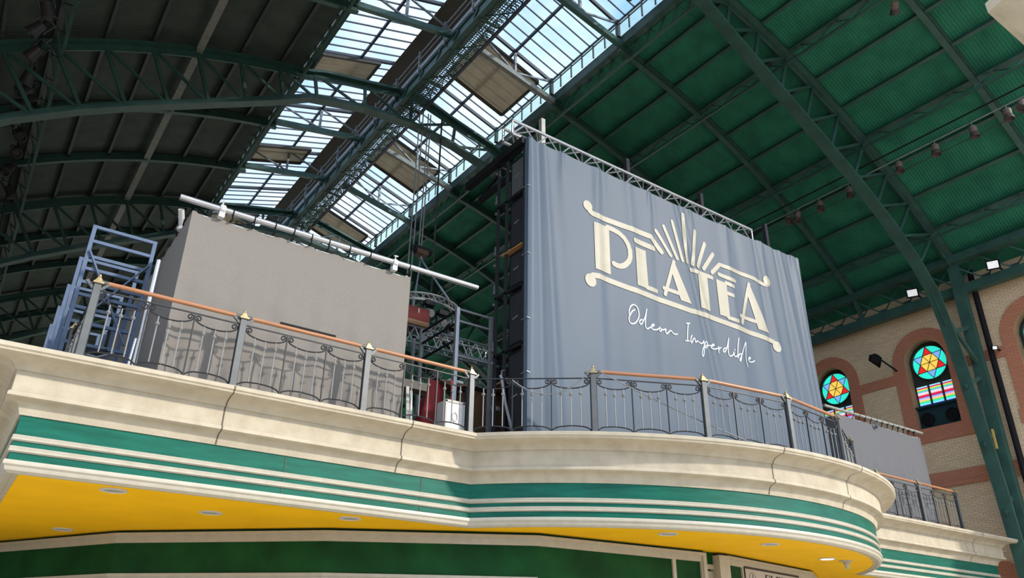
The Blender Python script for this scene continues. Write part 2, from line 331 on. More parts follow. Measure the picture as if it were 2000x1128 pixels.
XG = WX + 0.33
def make_window(c, k, lb):
    rootm = MB()
    # dark backing board with reveals
    for s in (-1, 1):
        rootm.box(WX, WX+0.5, c+s*0.86-0.01, c+s*0.86+0.01, 10.2, 12.96)
    n = 20; A = [pi*i/n for i in range(n+1)]
    rootm.grid([[(x, c+0.86*cos(a), 12.96+0.86*sin(a)) for a in A] for x in (WX, WX+0.5)])
    rt = rootm.build('window_%d' % k, 'reveal'); struct(rt, lb, 'window')
    MB().box(XG+0.04, XG+0.12, c-0.86, c+0.86, 11.1, 13.84).build('backing_frame', 'frame_dark', rt)
    R0 = 0.70; zc = 12.94
    def P(r, a): return (c - r*sin(a), zc + r*cos(a))
    def face(mb, pts, x=XG): mb.add([(x, p[0], p[1]) for p in pts], [tuple(range(len(pts)))])
    t = MB(); n = 40
    face(t, [P(R0, 2*pi*i/n) for i in range(n)], XG+0.03); t.build('turquoise_disc', 'p_turq', rt)
    tilt = rad(-4)
    hexr = R0/math.sqrt(3)
    hp = [P(hexr, tilt + rad(30+60*i)) for i in range(6)]; tp = [P(R0*0.985, tilt + rad(60*i)) for i in range(6)]
    y = MB(); face(y, hp, XG+0.01); y.build('yellow_hexagon', 'p_yel', rt)
    rd, bl = MB(), MB()
    for i in range(6):
        tri = [tp[i], hp[i], hp[i-1]]
        face(rd if i in (0, 2, 4) else bl, tri, XG+0.01)
    rd.build('red_points', 'p_red', rt); bl.build('blue_points', 'p_blue', rt)
    ld = MB()
    for tri in ((0, 2, 4), (1, 3, 5)):
        for i in range(3):
            a, b = tp[tri[i]], tp[tri[(i+1) % 3]]; ld.bar((XG-0.005, *a), (XG-0.005, *b), 0.022, 0.02, (1, 0, 0))
    for i in range(3): ld.bar((XG-0.005, *hp[i]), (XG-0.005, *hp[i+3]), 0.02, 0.02, (1, 0, 0))
    ring = [(XG-0.01, *P(R0+0.025, 2*pi*i/n)) for i in range(n+1)]; ld.tube(ring, 0.03, 6, False)
    ld.build('leading', 'frame_dark', rt)
    seq = ['p_cyan', 'p_mag', 'p_yel', 'p_green', 'p_blue', 'p_cream', 'p_pink', 'p_red', 'p_mag', 'p_blue', 'p_pink', 'p_yel', 'p_green', 'p_turq', 'p_cyan', 'p_deep']
    h = 0.82/len(seq)
    for j in range(3):
        yc = c + (0.54, 0, -0.54)[j]
        for q in sorted(set(seq)):
            mb = MB()
            for i, sname in enumerate(seq):
                if sname == q: mb.box(XG-0.01, XG+0.03, yc-0.215, yc+0.215, 12.02-(i+1)*h, 12.02-i*h)
            mb.build('striped_pane', q, rt)
    MB().box(WX+0.05, XG+0.06, c-0.95, c+0.9, 11.06, 11.14).build('sill_shelf', 'duct', rt)
    dp = MB().box(WX+0.2, WX+0.45, c-0.86, c+0.86, 10.2, 11.08).build('vent_panel', 'duct', rt)
    for s in (-1, 1):
        fz = MB(); fz.lathe([(0.27, WX+0.2), (0.27, WX+0.13), (0.22, WX+0.12), (0.20, WX+0.16), (0.05, WX+0.15), (0.045, WX+0.10)], (0, c+s*0.5, 10.6), 20, 'x')
        fz.build('fan', 'black', rt, 40)
make_window(*WIN[0][:1], 1, 'stained glass star window half hidden by the grey banner edge')
make_window(*WIN[1][:1], 2, 'stained glass star window left of the tall green column')
make_window(*WIN[2][:1], 3, 'stained glass star window cut by the right photo edge')

# ------------------------------------------------------------------ arches, ribs, purlins
LOW = [(12, 22.75), (14.2, 22.55), (16.5, 21.98), (17.8, 21.2), (19.3, 20.4), (20.84, 19.56), (22.44, 18.7), (24.07, 17.75), (25.7, 16.65), (27.1, 15.45), (28.0, 14.3), (28.45, 12.95), (28.8, 11.4), (29.13, 9.2), (29.4, 7.2), (29.55, 5.4), (29.7, 2.5), (29.8, 0)]
def ribbon(mb, pts, y, w, h):
    # box section along an xz polyline
    n = len(pts); rows = []
    for i, p in enumerate(pts):
        a, b = pts[max(i-1, 0)], pts[min(i+1, n-1)]; t = Vector((b[0]-a[0], b[1]-a[1])).normalized(); nn = Vector((-t.y, t.x))
        q = [(p[0]-nn.x*h/2, y-w/2, p[1]-nn.y*h/2), (p[0]-nn.x*h/2, y+w/2, p[1]-nn.y*h/2), (p[0]+nn.x*h/2, y+w/2, p[1]+nn.y*h/2), (p[0]+nn.x*h/2, y-w/2, p[1]+nn.y*h/2)]
        rows.append(q)
    mb.grid(rows, True); mb.add(rows[0], [(0, 1, 2, 3)]); mb.add(rows[-1], [(3, 2, 1, 0)])
MAIN = [12.3, 25.1, 37.9, 50.7]
PUR = [9.7, 12.95, 16.4, 19.85, 23.3, 26.75, 30.2, 33.65, 37.1, 40.55]
main_lb = ['green arch truss nearest the camera, falling to the tall column on the brick wall', 'green arch truss crossing the skylight above the hoist ropes',
           'dark arch truss whose lower chord passes just above the steel pipe', 'farthest dark arch truss low on the left behind the blue frames']
for y, lb in zip(MAIN, main_lb):
    t = thing('arch_truss', (12, y, 0), lb, 'truss')
    ang = [-44.5 + 89*i/60 for i in range(61)]
    up = MB()
    # upper chord follows the vault, and rises with the lantern between +-10 degrees
    def upper(a):
        if abs(a) < 9.9:
            x = CX + RR*sin(rad(a)); return (x, 23.35 + (4.6-abs(x-CX))*0.235)
        p = rpt(a, 26.33, y); return (p[0], p[2])
    ribbon(up, [upper(a) for a in ang], y, 0.42, 0.12)
    ribbon(up, [(p[0], p[1]-0.17) for p in map(upper, ang)], y, 0.06, 0.30)
    up.build('upper_chord', 'steel_green', t)
    lo = MB(); R_ = LOW; L_ = [(24-x, z) for x, z in LOW][::-1]
    ribbon(lo, L_[:-1]+R_, y, 0.44, 0.10); ribbon(lo, [(p[0], p[1]+0.14) for p in L_[6:-1]+R_[:-6]], y, 0.05, 0.26)
    lo.build('lower_chord', 'steel_green', t)
    wb = MB()
    def lowat(a):
        # lower chord point along the normal at angle a
        best = None
        for s in (1, -1):
            if s*a < -1e-6: continue
            aa = abs(a); dx, dz = sin(rad(aa)), cos(rad(aa))
            for p, q in zip(LOW[:-1], LOW[1:]):
                # solve CX+r dx, CZ+r dz on segment
                ex, ez = q[0]-p[0], q[1]-p[1]; det = dx*(-ez) - dz*(-ex)
                if abs(det) < 1e-9: continue
                bx, bz = p[0]-CX, p[1]-CZ
                r = (bx*(-ez) - bz*(-ex))/det; u = (dx*bz - dz*bx)/det
                if -1e-6 <= u <= 1+1e-6:
                    return (CX + s*r*dx, CZ + r*dz)
        return None
    knots = [-a for a in PUR[::-1]] + [-4.9, 0, 4.9] + PUR
    pl = [lowat(a) for a in knots]; pu = [upper(a) for a in knots]
    for i, a in enumerate(knots):
        if pl[i]: wb.bar((pl[i][0], y, pl[i][1]), (pu[i][0], y, pu[i][1]-0.1), 0.12, 0.10, (0, 1, 0))
    for i in range(len(knots)-1):
        j, k = (i, i+1) if knots[i] < 0 else (i+1, i)
        if pl[k] and pu[j]: wb.bar((pu[j][0], y, pu[j][1]-0.1), (pl[k][0], y, pl[k][1]), 0.10, 0.08, (0, 1, 0))
    wb.build('web_bars', 'steel_green', t)
    for s in (1, -1):
        X = lambda x: CX + s*(x-CX)
        cm = MB(); x0, x1 = sorted((X(30.15), X(30.45)))
        cm.box(x0, x1, y-0.2, y+0.2, 0, 16.3)
        for z in (4.0, 6.6, 8.9, 11.0, 13.0):
            xl = 28.45 + (12.95-z)*0.13 if z < 12.95 else 28.45
            cm.bar((X(xl), y, z-0.25), (X(30.2), y, z+0.45), 0.16, 0.05, (0, 1, 0))
        cm.bar((X(28.35), y, 13.6), (X(30.2), y, 12.0), 0.2, 0.1, (0, 1, 0))
        cm.build('column', 'steel_green', t)
    if y == MAIN[0]:
        MB().box(29.35, 29.42, y-0.26, y-0.20, 8.55, 9.25).build('warning_plate', 'yellow_tape', t)
# drain pipe beside the near column
tag(MB().tube([(30.75, 11.95, 0), (30.75, 11.95, 15.95)], 0.11, 10).build('drain_pipe', 'black', smooth=40), 'black drain pipe down the brick wall beside the green column', 'pipe')
SEC = [8.0, 16.57, 20.83, 29.37, 33.63, 42.17, 46.43, 54.97, 59.2]
sec_lb = ['thin roof rib in the bright green bay at upper right', 'thin roof rib just beyond the nearest arch truss', 'thin roof rib second beyond the nearest arch truss',
          'thin roof rib just beyond the arch over the ropes', 'thin roof rib second beyond the arch over the ropes', 'thin roof rib just beyond the arch above the steel pipe',
          'thin roof rib second beyond the arch above the steel pipe', 'thin roof rib just beyond the farthest arch truss', 'thin roof rib nearest the hall end wall']
for y, lb in zip(SEC, sec_lb):
    t = thing('roof_rib', (12, y, 20), lb, 'rib')
    for s in (-1, 1):
        m = MB(); aa = [s*(10.0 + 33.5*i/26) for i in range(27)]
        ribbon(m, [(rpt(a, 26.5, y)[0], rpt(a, 26.5, y)[2]) for a in aa], y, 0.26, 0.06)
        ribbon(m, [(rpt(a, 26.36, y)[0], rpt(a, 26.36, y)[2]) for a in aa], y, 0.05, 0.26)
        ribbon(m, [(rpt(a, 26.22, y)[0], rpt(a, 26.22, y)[2]) for a in aa], y, 0.20, 0.05)
        m.build('curved_beam', 'steel_green', t)
    # skylight frame of this bay: sloping beam each side, king post and struts
    for s in (-1, 1):
        X = lambda d: CX + s*d
        b = MB(); b.bar((X(4.7), y, 23.45), (X(0.5), y, 24.32), 0.20, 0.24); b.build('skylight_beam', 'steel_pale' if y in (20.83, 29.37) and s > 0 else 'steel_green_light', t)
        k = MB(); k.bar((X(2.6), y, 23.95), (X(2.6), y, 25.2), 0.10, 0.10); k.build('king_post', 'grey_rail', t)
        d = MB(); d.bar((X(2.6), y, 25.15 if s < 0 else 24.0), (X(0.6), y, 24.5 if s < 0 else 25.3), 0.07); d.bar((X(2.6), y, 24.0), (X(4.5), y, 24.5), 0.07); d.build('strut', 'grey_rail', t)
# skylight edge posts and struts on the main trusses
for s, sd_ in ((-1, 'left'), (1, 'right')):
    for k, a in enumerate(PUR):
        lattice = k in (3, 6, 9); y0, y1 = Y0, Y1
        if k == 0: continue
        A = s*a
        place = ['', 'just outside the skylight edge', 'second from the skylight edge', 'third from the skylight edge', 'fourth from the skylight edge', 'fifth from the skylight edge',
                 'sixth from the skylight edge', 'seventh from the skylight edge', 'eighth from the skylight edge', 'running along the wall top'][k]
        if lattice and s < 0 and k == 3:
            tag(MB().bar(rpt(A, 26.3, y0), rpt(A, 26.3, y1), 0.26, 0.14).build('purlin', 'steel_pale'), 'broad pale purlin of the left roof side, third from the skylight edge', 'purlin')
        elif lattice:
            t = thing('lattice_purlin', rpt(A, 26.0, 35), 'deep lattice purlin of the %s roof side, %s' % (sd_, place), 'purlin')
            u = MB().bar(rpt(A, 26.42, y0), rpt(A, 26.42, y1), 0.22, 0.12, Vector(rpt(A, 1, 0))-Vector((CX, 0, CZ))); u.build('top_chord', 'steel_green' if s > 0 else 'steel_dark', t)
            l = MB().bar(rpt(A, 25.75, y0), rpt(A, 25.75, y1), 0.10, 0.08); l.build('bottom_chord', 'steel_green', t)
            z = MB(); n = int((y1-y0)/0.71)
            for i in range(n):
                ya, yb = y0+0.71*i, y0+0.71*(i+1); ra, rb = (26.4, 25.77) if i % 2 == 0 else (25.77, 26.4)
                z.bar(rpt(A, ra, ya), rpt(A, rb, yb), 0.06, 0.03)
            z.build('lacing', 'steel_green', t)
        else:
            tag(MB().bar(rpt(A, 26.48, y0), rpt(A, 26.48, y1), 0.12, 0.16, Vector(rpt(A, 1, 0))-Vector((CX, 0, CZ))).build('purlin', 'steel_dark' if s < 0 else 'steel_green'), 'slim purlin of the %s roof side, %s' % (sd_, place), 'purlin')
# wall head lattice girder on the brick wall
t = thing('lattice_girder', (30.6, 35, 15), 'deep green lattice girder along the top of the brick wall', 'girder')
MB().box(30.4, 30.75, Y0, Y1, 14.98, 15.34).build('bottom_chord', 'steel_green', t)
MB().box(29.95, 30.35, Y0, Y1, 16.14, 16.46).build('top_chord', 'steel_green', t)
z = MB(); n = int((44-Y0)/1.07)
for i in range(n):
    a = Y0+1.07*i
    z.bar((30.5, a, 15.3), (30.2, a+1.07, 16.2), 0.06, 0.05, (1, 0, 0)); z.bar((30.26, a, 16.2), (30.56, a+1.07, 15.3), 0.05, 0.03, (1, 0, 0))
    z.box(30.55, 30.62, a-0.16, a+0.16, 15.3, 15.5)
z.build('lacing', 'steel_green', t)
for c in (8.0, 16.57, 20.83, 25.1): MB().bar((30.5, c, 15.3), (30.15, c, 16.2), 0.16).build('upright', 'steel_green', t)

# ------------------------------------------------------------------ lantern skylight
for s, k, lb in ((-1, 4, 'left slope of the ridge skylight'), (1, 5, 'right slope of the ridge skylight')):
    X = lambda d: CX + s*d
    g = MB().add([(X(4.6), Y0, 24.62), (X(1.0), Y0, 25.8), (X(1.0), Y1, 25.8), (X(4.6), Y1, 24.62)], [(0, 1, 2, 3)])
    w = struct(g.build('window_%d' % k, 'glass'), lb, 'window')
    b = MB(); n = int((Y1-Y0)/0.533)
    for i in range(n+1):
        y = Y0+0.533*i; b.bar((X(4.6), y, 24.58), (X(1.0), y, 25.76), 0.042, 0.06)
    b.build('glazing_bars', 'bar', w)
    b = MB(); b.bar((X(2.6), Y0, 25.18), (X(2.6), Y1, 25.18), 0.10, 0.12); b.bar((X(4.6), Y0, 24.62), (X(4.6), Y1, 24.62), 0.07); b.bar((X(4.6), Y0, 24.45), (X(4.6), Y1, 24.45), 0.04)
    for y in MAIN+SEC: b.bar((X(4.6), y, 24.5), (X(1.0), y, 25.68), 0.10, 0.16)
    b.build('glazing_purlin', 'bar', w)
    MB().box(X(4.62)-0.01, X(4.62)+0.01, Y0, Y1, 23.85, 24.6).build('upstand_pane', 'upstand', w)
    p = MB()
    for i in range(int((Y1-Y0)/0.711)+1): p.bar((X(4.58), Y0+0.711*i, 23.85), (X(4.58), Y0+0.711*i, 24.6), 0.05)
    for y in MAIN+SEC: p.box(X(4.55)-0.06, X(4.55)+0.06, y-0.08, y+0.08, 23.8, 24.65)
    p.build('upstand_posts', 'bar', w)
    t = thing('edge_girder', (X(4.75), 35, 23.6), 'green lattice girder along the %s edge of the skylight' % ('left' if s < 0 else 'right'), 'girder')
    MB().box(min(X(4.65), X(4.95)), max(X(4.65), X(4.95)), Y0, Y1, 23.42, 23.86).build('edge_beam', 'steel_green', t)
    MB().bar((X(5.0), Y0, 22.85), (X(5.0), Y1, 22.85), 0.10, 0.06).build('bottom_chord', 'steel_green', t)
    z = MB()
    for i in range(int((Y1-Y0)/0.711)):
        y = Y0+0.711*i
        z.bar((X(5.0), y, 23.45), (X(5.0), y+0.36, 22.87), 0.10, 0.03, (1, 0, 0)); z.bar((X(5.0), y+0.36, 22.87), (X(5.0), y+0.711, 23.45), 0.03, 0.03)
    z.build('lacing', 'steel_green_light', t)
struct(MB().add([(11.0, Y0, 25.78), (13.0, Y0, 25.78), (13.0, Y1, 25.78), (11.0, Y1, 25.78), (12, Y0, 26.1), (12, Y1, 26.1)],
                [(0, 1, 2, 3), (0, 4, 5, 3), (1, 2, 5, 4)]).build('trim_3', 'ridge'), 'dark ridge strip between the two skylight slopes', 'trim')
def vent(x0, x1, y0, y1, lb):
    n = int((y1-y0)/0.24); ph = MB(); s = 1 if x0 > CX else -1
    zz = lambda x: 24.55 + (4.6-abs(x-CX))*0.328 - 0.16
    rows = []
    for i in range(n*2+1):
        y = y0+(y1-y0)*i/(n*2); d = 0.03 if i % 2 else 0
        rows.append([(x, y, zz(x)+d) for x in (x0, (x0+x1)/2, x1)])
    t = thing('shade_panel', ((x0+x1)/2, (y0+y1)/2, zz((x0+x1)/2)), lb, 'panel')
    ph.grid(rows); ph.build('corrugated_sheet', 'vent', t)
    f = MB()
    for y in (y0, y1): f.bar((x0, y, zz(x0)-0.05), (x1, y, zz(x1)-0.05), 0.10, 0.14)
    for x in (x0, x1): f.bar((x, y0, zz(x)-0.05), (x, y1, zz(x)-0.05), 0.10, 0.10)
    f.build('panel_frame', 'ridge', t)
for y0, y1, lb in ((12.6, 15.4, 'tan corrugated shade panel at the top photo edge under the right skylight'), (21.2, 24.0, 'large tan corrugated shade panel under the right skylight nearest the ropes'),
                   (29.7, 32.3, 'tan corrugated shade panel under the right skylight behind the ropes'), (38.2, 40.8, 'farthest tan corrugated shade panel under the right skylight')):
    vent(13.1, 16.1, y0, y1, lb)
for y0, y1, lb in ((25.1, 26.8, 'tan corrugated shade panel under the left skylight by the near truss'), (33.0, 34.5, 'tan corrugated shade panel under the left skylight, middle one'), (41.0, 42.6, 'farthest tan corrugated shade panel under the left skylight')):
    vent(7.7, 10.3, y0, y1, lb)
# catwalk under the ridge
t = thing('catwalk', (12, 35, 23.6), 'long green service catwalk hanging under the skylight ridge', 'catwalk')
g = MB(); g.box(11.42, 11.48, Y0, Y1, 23.62, 24.1); g.box(11.36, 11.54, Y0, Y1, 23.58, 23.64); g.box(11.36, 11.54, Y0, Y1, 24.1, 24.15)
for i in range(int((Y1-Y0)/1.42)): g.bar((11.38, Y0+1.42*i, 24.05), (11.38, Y0+1.42*i+0.35, 23.66), 0.08, 0.04, (1, 0, 0))
g.build('side_girder', 'steel_green', t)
g = MB(); g.box(12.40, 12.52, Y0, Y1, 23.56, 23.66); g.bar((12.46, Y0, 24.35), (12.46, Y1, 24.35), 0.06)
for i in range(int((Y1-Y0)/0.5)):
    y = Y0+0.5*i; a, b = (23.62, 24.35) if i % 2 else (24.35, 23.62); g.bar((12.46, y, a), (12.46, y+0.5, b), 0.035)
g.build('side_lattice', 'bar', t)
g = MB()
for i in range(int((Y1-Y0)/0.12)): g.bar((11.5, Y0+0.12*i, 23.72), (12.4, Y0+0.12*i, 23.72), 0.035, 0.03)
for x in (11.7, 11.95, 12.2): g.bar((x, Y0, 23.70), (x, Y1, 23.70), 0.03)
g.build('grating', 'steel_green_light', t)
g = MB()
for i in range(int((Y1-Y0)/2.13)):
    y = Y0+2.13*i; g.bar((11.45, y, 23.6), (12.46, y, 23.6), 0.08); g.bar((11.45, y, 23.6), (12.46, y+1.06, 23.6), 0.04); g.bar((12.46, y+1.06, 23.6), (11.45, y+2.13, 23.6), 0.04)
g.build('floor_beams', 'steel_green', t)
g = MB(); g.box(11.34, 11.40, Y0, Y1, 24.2, 24.42); g.bar((11.37, Y0, 25.15), (11.37, Y1, 25.15), 0.05); g.bar((11.37, Y0, 24.8), (11.37, Y1, 24.8), 0.035)
for i in range(int((Y1-Y0)/2.13)): g.bar((11.36, Y0+0.3+2.13*i, 24.0), (11.36, Y0+0.3+2.13*i, 25.25), 0.12, 0.06)
g.build('guard_rail', 'grey_rail', t)

# ------------------------------------------------------------------ balcony
DK = 5.5
BX, BY, BR = 14.45, 18.1, 8.96
def path(d, N=64, close=True):
    yl = 12.15+d; r = BR-d; hx = math.sqrt(r*r-(BY-yl)**2)
    a0 = math.asin(hx/r); P = []
    P.append((-0.15+d, 46)); P.append((-0.15+d, yl))
    for i in range(1, 12): P.append((-0.15+d + (BX-hx+0.15-d)*i/12, yl))
    for i in range(N+1):
        a = -a0+2*a0*i/N; P.append((BX+r*sin(a), BY-r*cos(a)))
    for i in range(1, 6): P.append((BX+hx + (29.35-d-BX-hx)*i/6, yl))
    P.append((29.35-d, yl)); P.append((29.35-d, 46))
    return P
def sweep(prof, closeprof=False):
    m = MB(); rows = [[(x, y, z) for x, y in path(d)] for d, z in prof]
    if closeprof: rows.append(rows[0])
    return m.grid(rows)
bal = thing('balcony', (14.45, 14.0, 3.84), 'long cream stone balcony with green striped front and round central bay', 'balcony')
prof = [(0.9, 5.5), (0.02, 5.5), (0.0, 5.485), (0.0, 5.43), (0.025, 5.41), (0.03, 5.385)]
for i in range(9):
    a = i/8*pi/2; prof.append((0.06+0.29*sin(a)**1.1, 5.25+0.12*cos(a)))
prof += [(0.36, 5.235), (0.395, 5.23), (0.395, 4.935), (0.37, 4.925), (0.355, 4.90), (0.355, 4.862), (0.38, 4.85)]
for i in range(7):
    a = i/6*pi/2; prof.append((0.40+0.15*sin(a), 4.72+0.12*cos(a)))
prof += [(0.565, 4.69), (0.575, 4.655), (0.64, 4.65)]
sweep(prof).build('cornice', 'stone', bal, smooth=32)
sweep([(0.60, 4.655), (0.60, 3.96)]).build('fascia', 'green_paint', bal, smooth=25)
for za, zb in ((4.378, 4.288), (4.218, 4.128)):
    zc = (za+zb)/2; h = (za-zb)/2
    sweep([(0.605, za), (0.585, za), (0.57, zc+h*0.6), (0.578, zc+h*0.1), (0.578, zc-h*0.1), (0.56, zc-h*0.6), (0.585, zb), (0.605, zb)]).build('fascia_trim', 'cream_trim', bal, smooth=30)
sweep([(0.605, 4.03), (0.56, 4.022), (0.548, 3.99), (0.552, 3.962), (0.572, 3.945), (0.58, 3.935), (0.584, 3.905), (0.594, 3.885), (0.625, 3.868), (0.64, 3.855), (0.70, 3.855), (0.72, 3.87), (0.78, 3.87), (0.80, 3.90)]).build('bottom_moulding', 'cream_trim', bal, smooth=30)
def capfill(pts, z):
    bm = bmesh.new(); vs = [bm.verts.new((x, y, z)) for x, y in pts]; f = bm.faces.new(vs)
    bmesh.ops.triangulate(bm, faces=[f]); m = MB(); bm.verts.ensure_lookup_table(); bm.verts.index_update()
    m.add([v.co.copy() for v in bm.verts], [tuple(v.index for v in g.verts) for g in bm.faces]); bm.free(); return m
capfill(path(0.74), 3.885).build('soffit', 'yellow', bal)
capfill(path(0.5), 5.49).build('deck', 'deck', bal)  # dark deck extended back unseen to limit light bounced onto the roof
def joint(pt):
    # pt(d) gives the plan point on the offset path d
    m = MB(); rows = []
    for d, z in prof[2:-1]:
        x, y, tx, ty = pt(d-0.004); rows.append([(x-tx*0.011, y-ty*0.011, z), (x+tx*0.011, y+ty*0.011, z)])
    m.grid(rows).build('mortar_joint', 'joint', bal)
for x in (3.17, 6.385, 27.0): joint(lambda d, x=x: (x, 12.15+d, 1, 0))
for a in (-8.5, 8.5, 38): joint(lambda d, a=rad(a): (BX+(BR-d)*sin(a), BY-(BR-d)*cos(a), cos(a), sin(a)))

for x in (4.35, 6.95):
    for z0, z1 in ((4.38, 4.65), (4.22, 4.288), (4.0, 4.128)): MB().box(x-0.006, x+0.006, 12.742, 12.752, z0, z1).build('panel_seam', 'joint', bal)
# downlights and smoke detector in the yellow soffit
DL = [((1.95, 13.37), 'off', 'unlit round downlight at the left end of the yellow soffit'), ((3.73, 14.45), 'off', 'unlit round downlight, second along the yellow soffit from the left'),
      ((1.94, 18.48), 'off', 'unlit round downlight low left in the yellow soffit near the green wall'), ((5.9, 13.40), 'off', 'unlit round downlight left of the inner balcony corner'),
      ((11.54, 11.02), 'off', 'unlit round downlight under the left of the round bay'), ((14.19, 10.66), 'off', 'unlit round downlight under the middle of the round bay'),
      ((17.2, 11.37), 'on', 'bright lit round downlight under the round bay')]
for (x, y), st, lb in DL:
    t = thing('downlight', (x, y, 3.885), lb, 'light')
    MB().lathe([(0.20, 3.885), (0.20, 3.868), (0.165, 3.862), (0.15, 3.872), (0.15, 3.884)], (x, y, 0), 28).build('rim', 'white', t, smooth=40)
    MB().lathe([(0.15, 3.876), (0.08, 3.868), (0.01, 3.866)], (x, y, 0), 28).build('lens', 'lamp_on' if st == 'on' else 'lamp_off', t, smooth=60)
t = thing('smoke_detector', (17.87, 11.31, 3.885), 'small white smoke detector beside the lit downlight', 'detector')
MB().lathe([(0.16, 3.885), (0.16, 3.865), (0.14, 3.855)], (17.87, 11.31, 0), 20).build('base', 'cream_trim', t)
MB().lathe([(0.07, 3.856), (0.07, 3.79), (0.06, 3.775), (0.055, 3.70), (0.02, 3.69)], (17.87, 11.31, 0), 16).build('sensor', 'cream_trim', t, smooth=30)

# shop front under the balcony
def seg_wall(m, pts, z0, z1, off=0.0):
    # vertical wall through plan points, pushed towards the camera by off
    q = []
    for i, p in enumerate(pts):
        a, b = pts[max(0, i-1)], pts[min(len(pts)-1, i+1)]; t = Vector((b[0]-a[0], b[1]-a[1])).normalized()
        q.append((p[0]+t.y*off, p[1]-t.x*off))
    m.grid([[(x, y, z) for x, y in q] for z in (z0, z1)]); return q
def seg_band(m, pts, z0, z1, o0, o1):
    qs = []
    for off, z in ((o0, z0), (o1, z0), (o1, z1), (o0, z1), (o0, z0)):
        k = []
        for i, p in enumerate(pts):
            a, b = pts[max(0, i-1)], pts[min(len(pts)-1, i+1)]; t = Vector((b[0]-a[0], b[1]-a[1])).normalized(); k.append((p[0]+t.y*off, p[1]-t.x*off, z))
        qs.append(k)
    m.grid(qs); m.add([r[0] for r in qs[:4]], [(0, 1, 2, 3)]); m.add([r[-1] for r in qs[:4]], [(3, 2, 1, 0)])
SA = [(-0.9, 25.5), (1.09, 21.52), (2.9, 17.93), (6.06, 14.77), (9.56, 12.635), (13.96, 12.31)]
SB = [(14.66, 12.31), (18.99, 13.15), (20.47, 14.04), (22.6, 17.0)]
w = MB()
for P in (SA, SB): seg_wall(w, P, 0, 3.88)
w.box(13.8, 14.8, 12.50, 12.62, 0, 3.88)
wf = struct(w.build('wall_front', 'dark_green'), 'dark green panelled shop front wall', 'wall')
c = MB()
for P in (SA, SB):
    seg_band(c, P, 3.64, 3.79, 0.0, 0.05); seg_band(c, P, 3.765, 3.83, 0.0, 0.10)
    seg_band(c, P, 2.7, 3.02, 0.0, 0.03) if P is SA else None
seg_band(c, SA[:5], 3.0, 3.06, 0.0, 0.06)
c.build('top_trim', 'cream_trim', wf)
c = MB()
ds = Vector((SA[5][0]-SA[4][0], SA[5][1]-SA[4][1])).normalized()
def onA(t): return (SA[4][0]+ds.x*t, SA[4][1]+ds.y*t)
for t0, wd, o in ((3.50, 0.09, 0.045), (4.33, 0.10, 0.05)):
    seg_band(c, [onA(t0-wd/2), onA(t0+wd/2)], 0, 3.7, 0.0, o)
seg_band(c, [onA(4.32), onA(4.42)], 0, 3.8, 0.0, 0.09)
d2 = Vector((SB[1][0]-SB[0][0], SB[1][1]-SB[0][1])).normalized()
def onB(t): return (SB[0][0]+d2.x*t, SB[0][1]+d2.y*t)
seg_band(c, [onB(0.0), onB(0.09)], 0, 3.8, 0.0, 0.07); seg_band(c, [onB(0.70), onB(0.76)], 0, 3.68, 0.0, 0.045)
c.box(14.36, 14.70, 12.20, 12.55, 0, 3.82)
c.box(13.97, 14.4, 12.38, 12.5, 3.52, 3.62); c.box(13.97, 14.4, 12.42, 12.5, 0, 3.48)
c.build('frame_moulding', 'cream_trim', wf)
c = MB(); c.box(13.97, 14.4, 12.40, 12.5, 3.62, 3.88); c.build('green_cornice', 'dark_green', wf)
# sign
t = thing('shop_sign', (*onB(2.3), 3.2), 'pale grey shop sign with dark capitals and a round emblem at the bottom edge', 'sign')
t['_o'] = list(t.location)
def sB(u, z, off): p = onB(u); return (p[0]+d2.y*off, p[1]-d2.x*off, z)
m = MB(); m.prism([(0.80, 2.9), (3.6, 2.9), (3.6, 3.635), (0.80, 3.635)], lambda p: sB(p[0], p[1], 0.05), lambda p: sB(p[0], p[1], 0.0)); m.build('board', 'grey_sign', t)
m = MB()
for a, b in (((0.77, 3.65), (3.62, 3.65)), ((0.785, 2.9), (0.785, 3.65))): m.bar(sB(*a, 0.04), sB(*b, 0.04), 0.035, 0.05)
m.build('dark_edge', 'ink', t)
GL = {'E': [((0, 0), (0, 1), .20), ((0, .97), (.62, .97), .06), ((0, .52), (.5, .52), .06), ((0, .03), (.64, .03), .06), ((.62, .97), (.62, .78), .05), ((.64, .03), (.64, .22), .05)],
      'L': [((0, 0), (0, 1), .20), ((-.14, .97), (.14, .97), .06), ((0, .03), (.62, .03), .06), ((.62, .03), (.62, .24), .05)],
      'K': [((0, 0), (0, 1), .20), ((-.14, .97), (.16, .97), .06), ((.05, .45), (.55, 1), .07), ((.2, .55), (.66, 0), .18), ((.42, .97), (.7, .97), .06), ((-.14, .03), (.16, .03), .06)],
      'T': [((.36, 0), (.36, 1), .20), ((0, .97), (.72, .97), .06), ((0, .97), (0, .78), .05), ((.72, .97), (.72, .78), .05)]}
m = MB(); u = 1.82
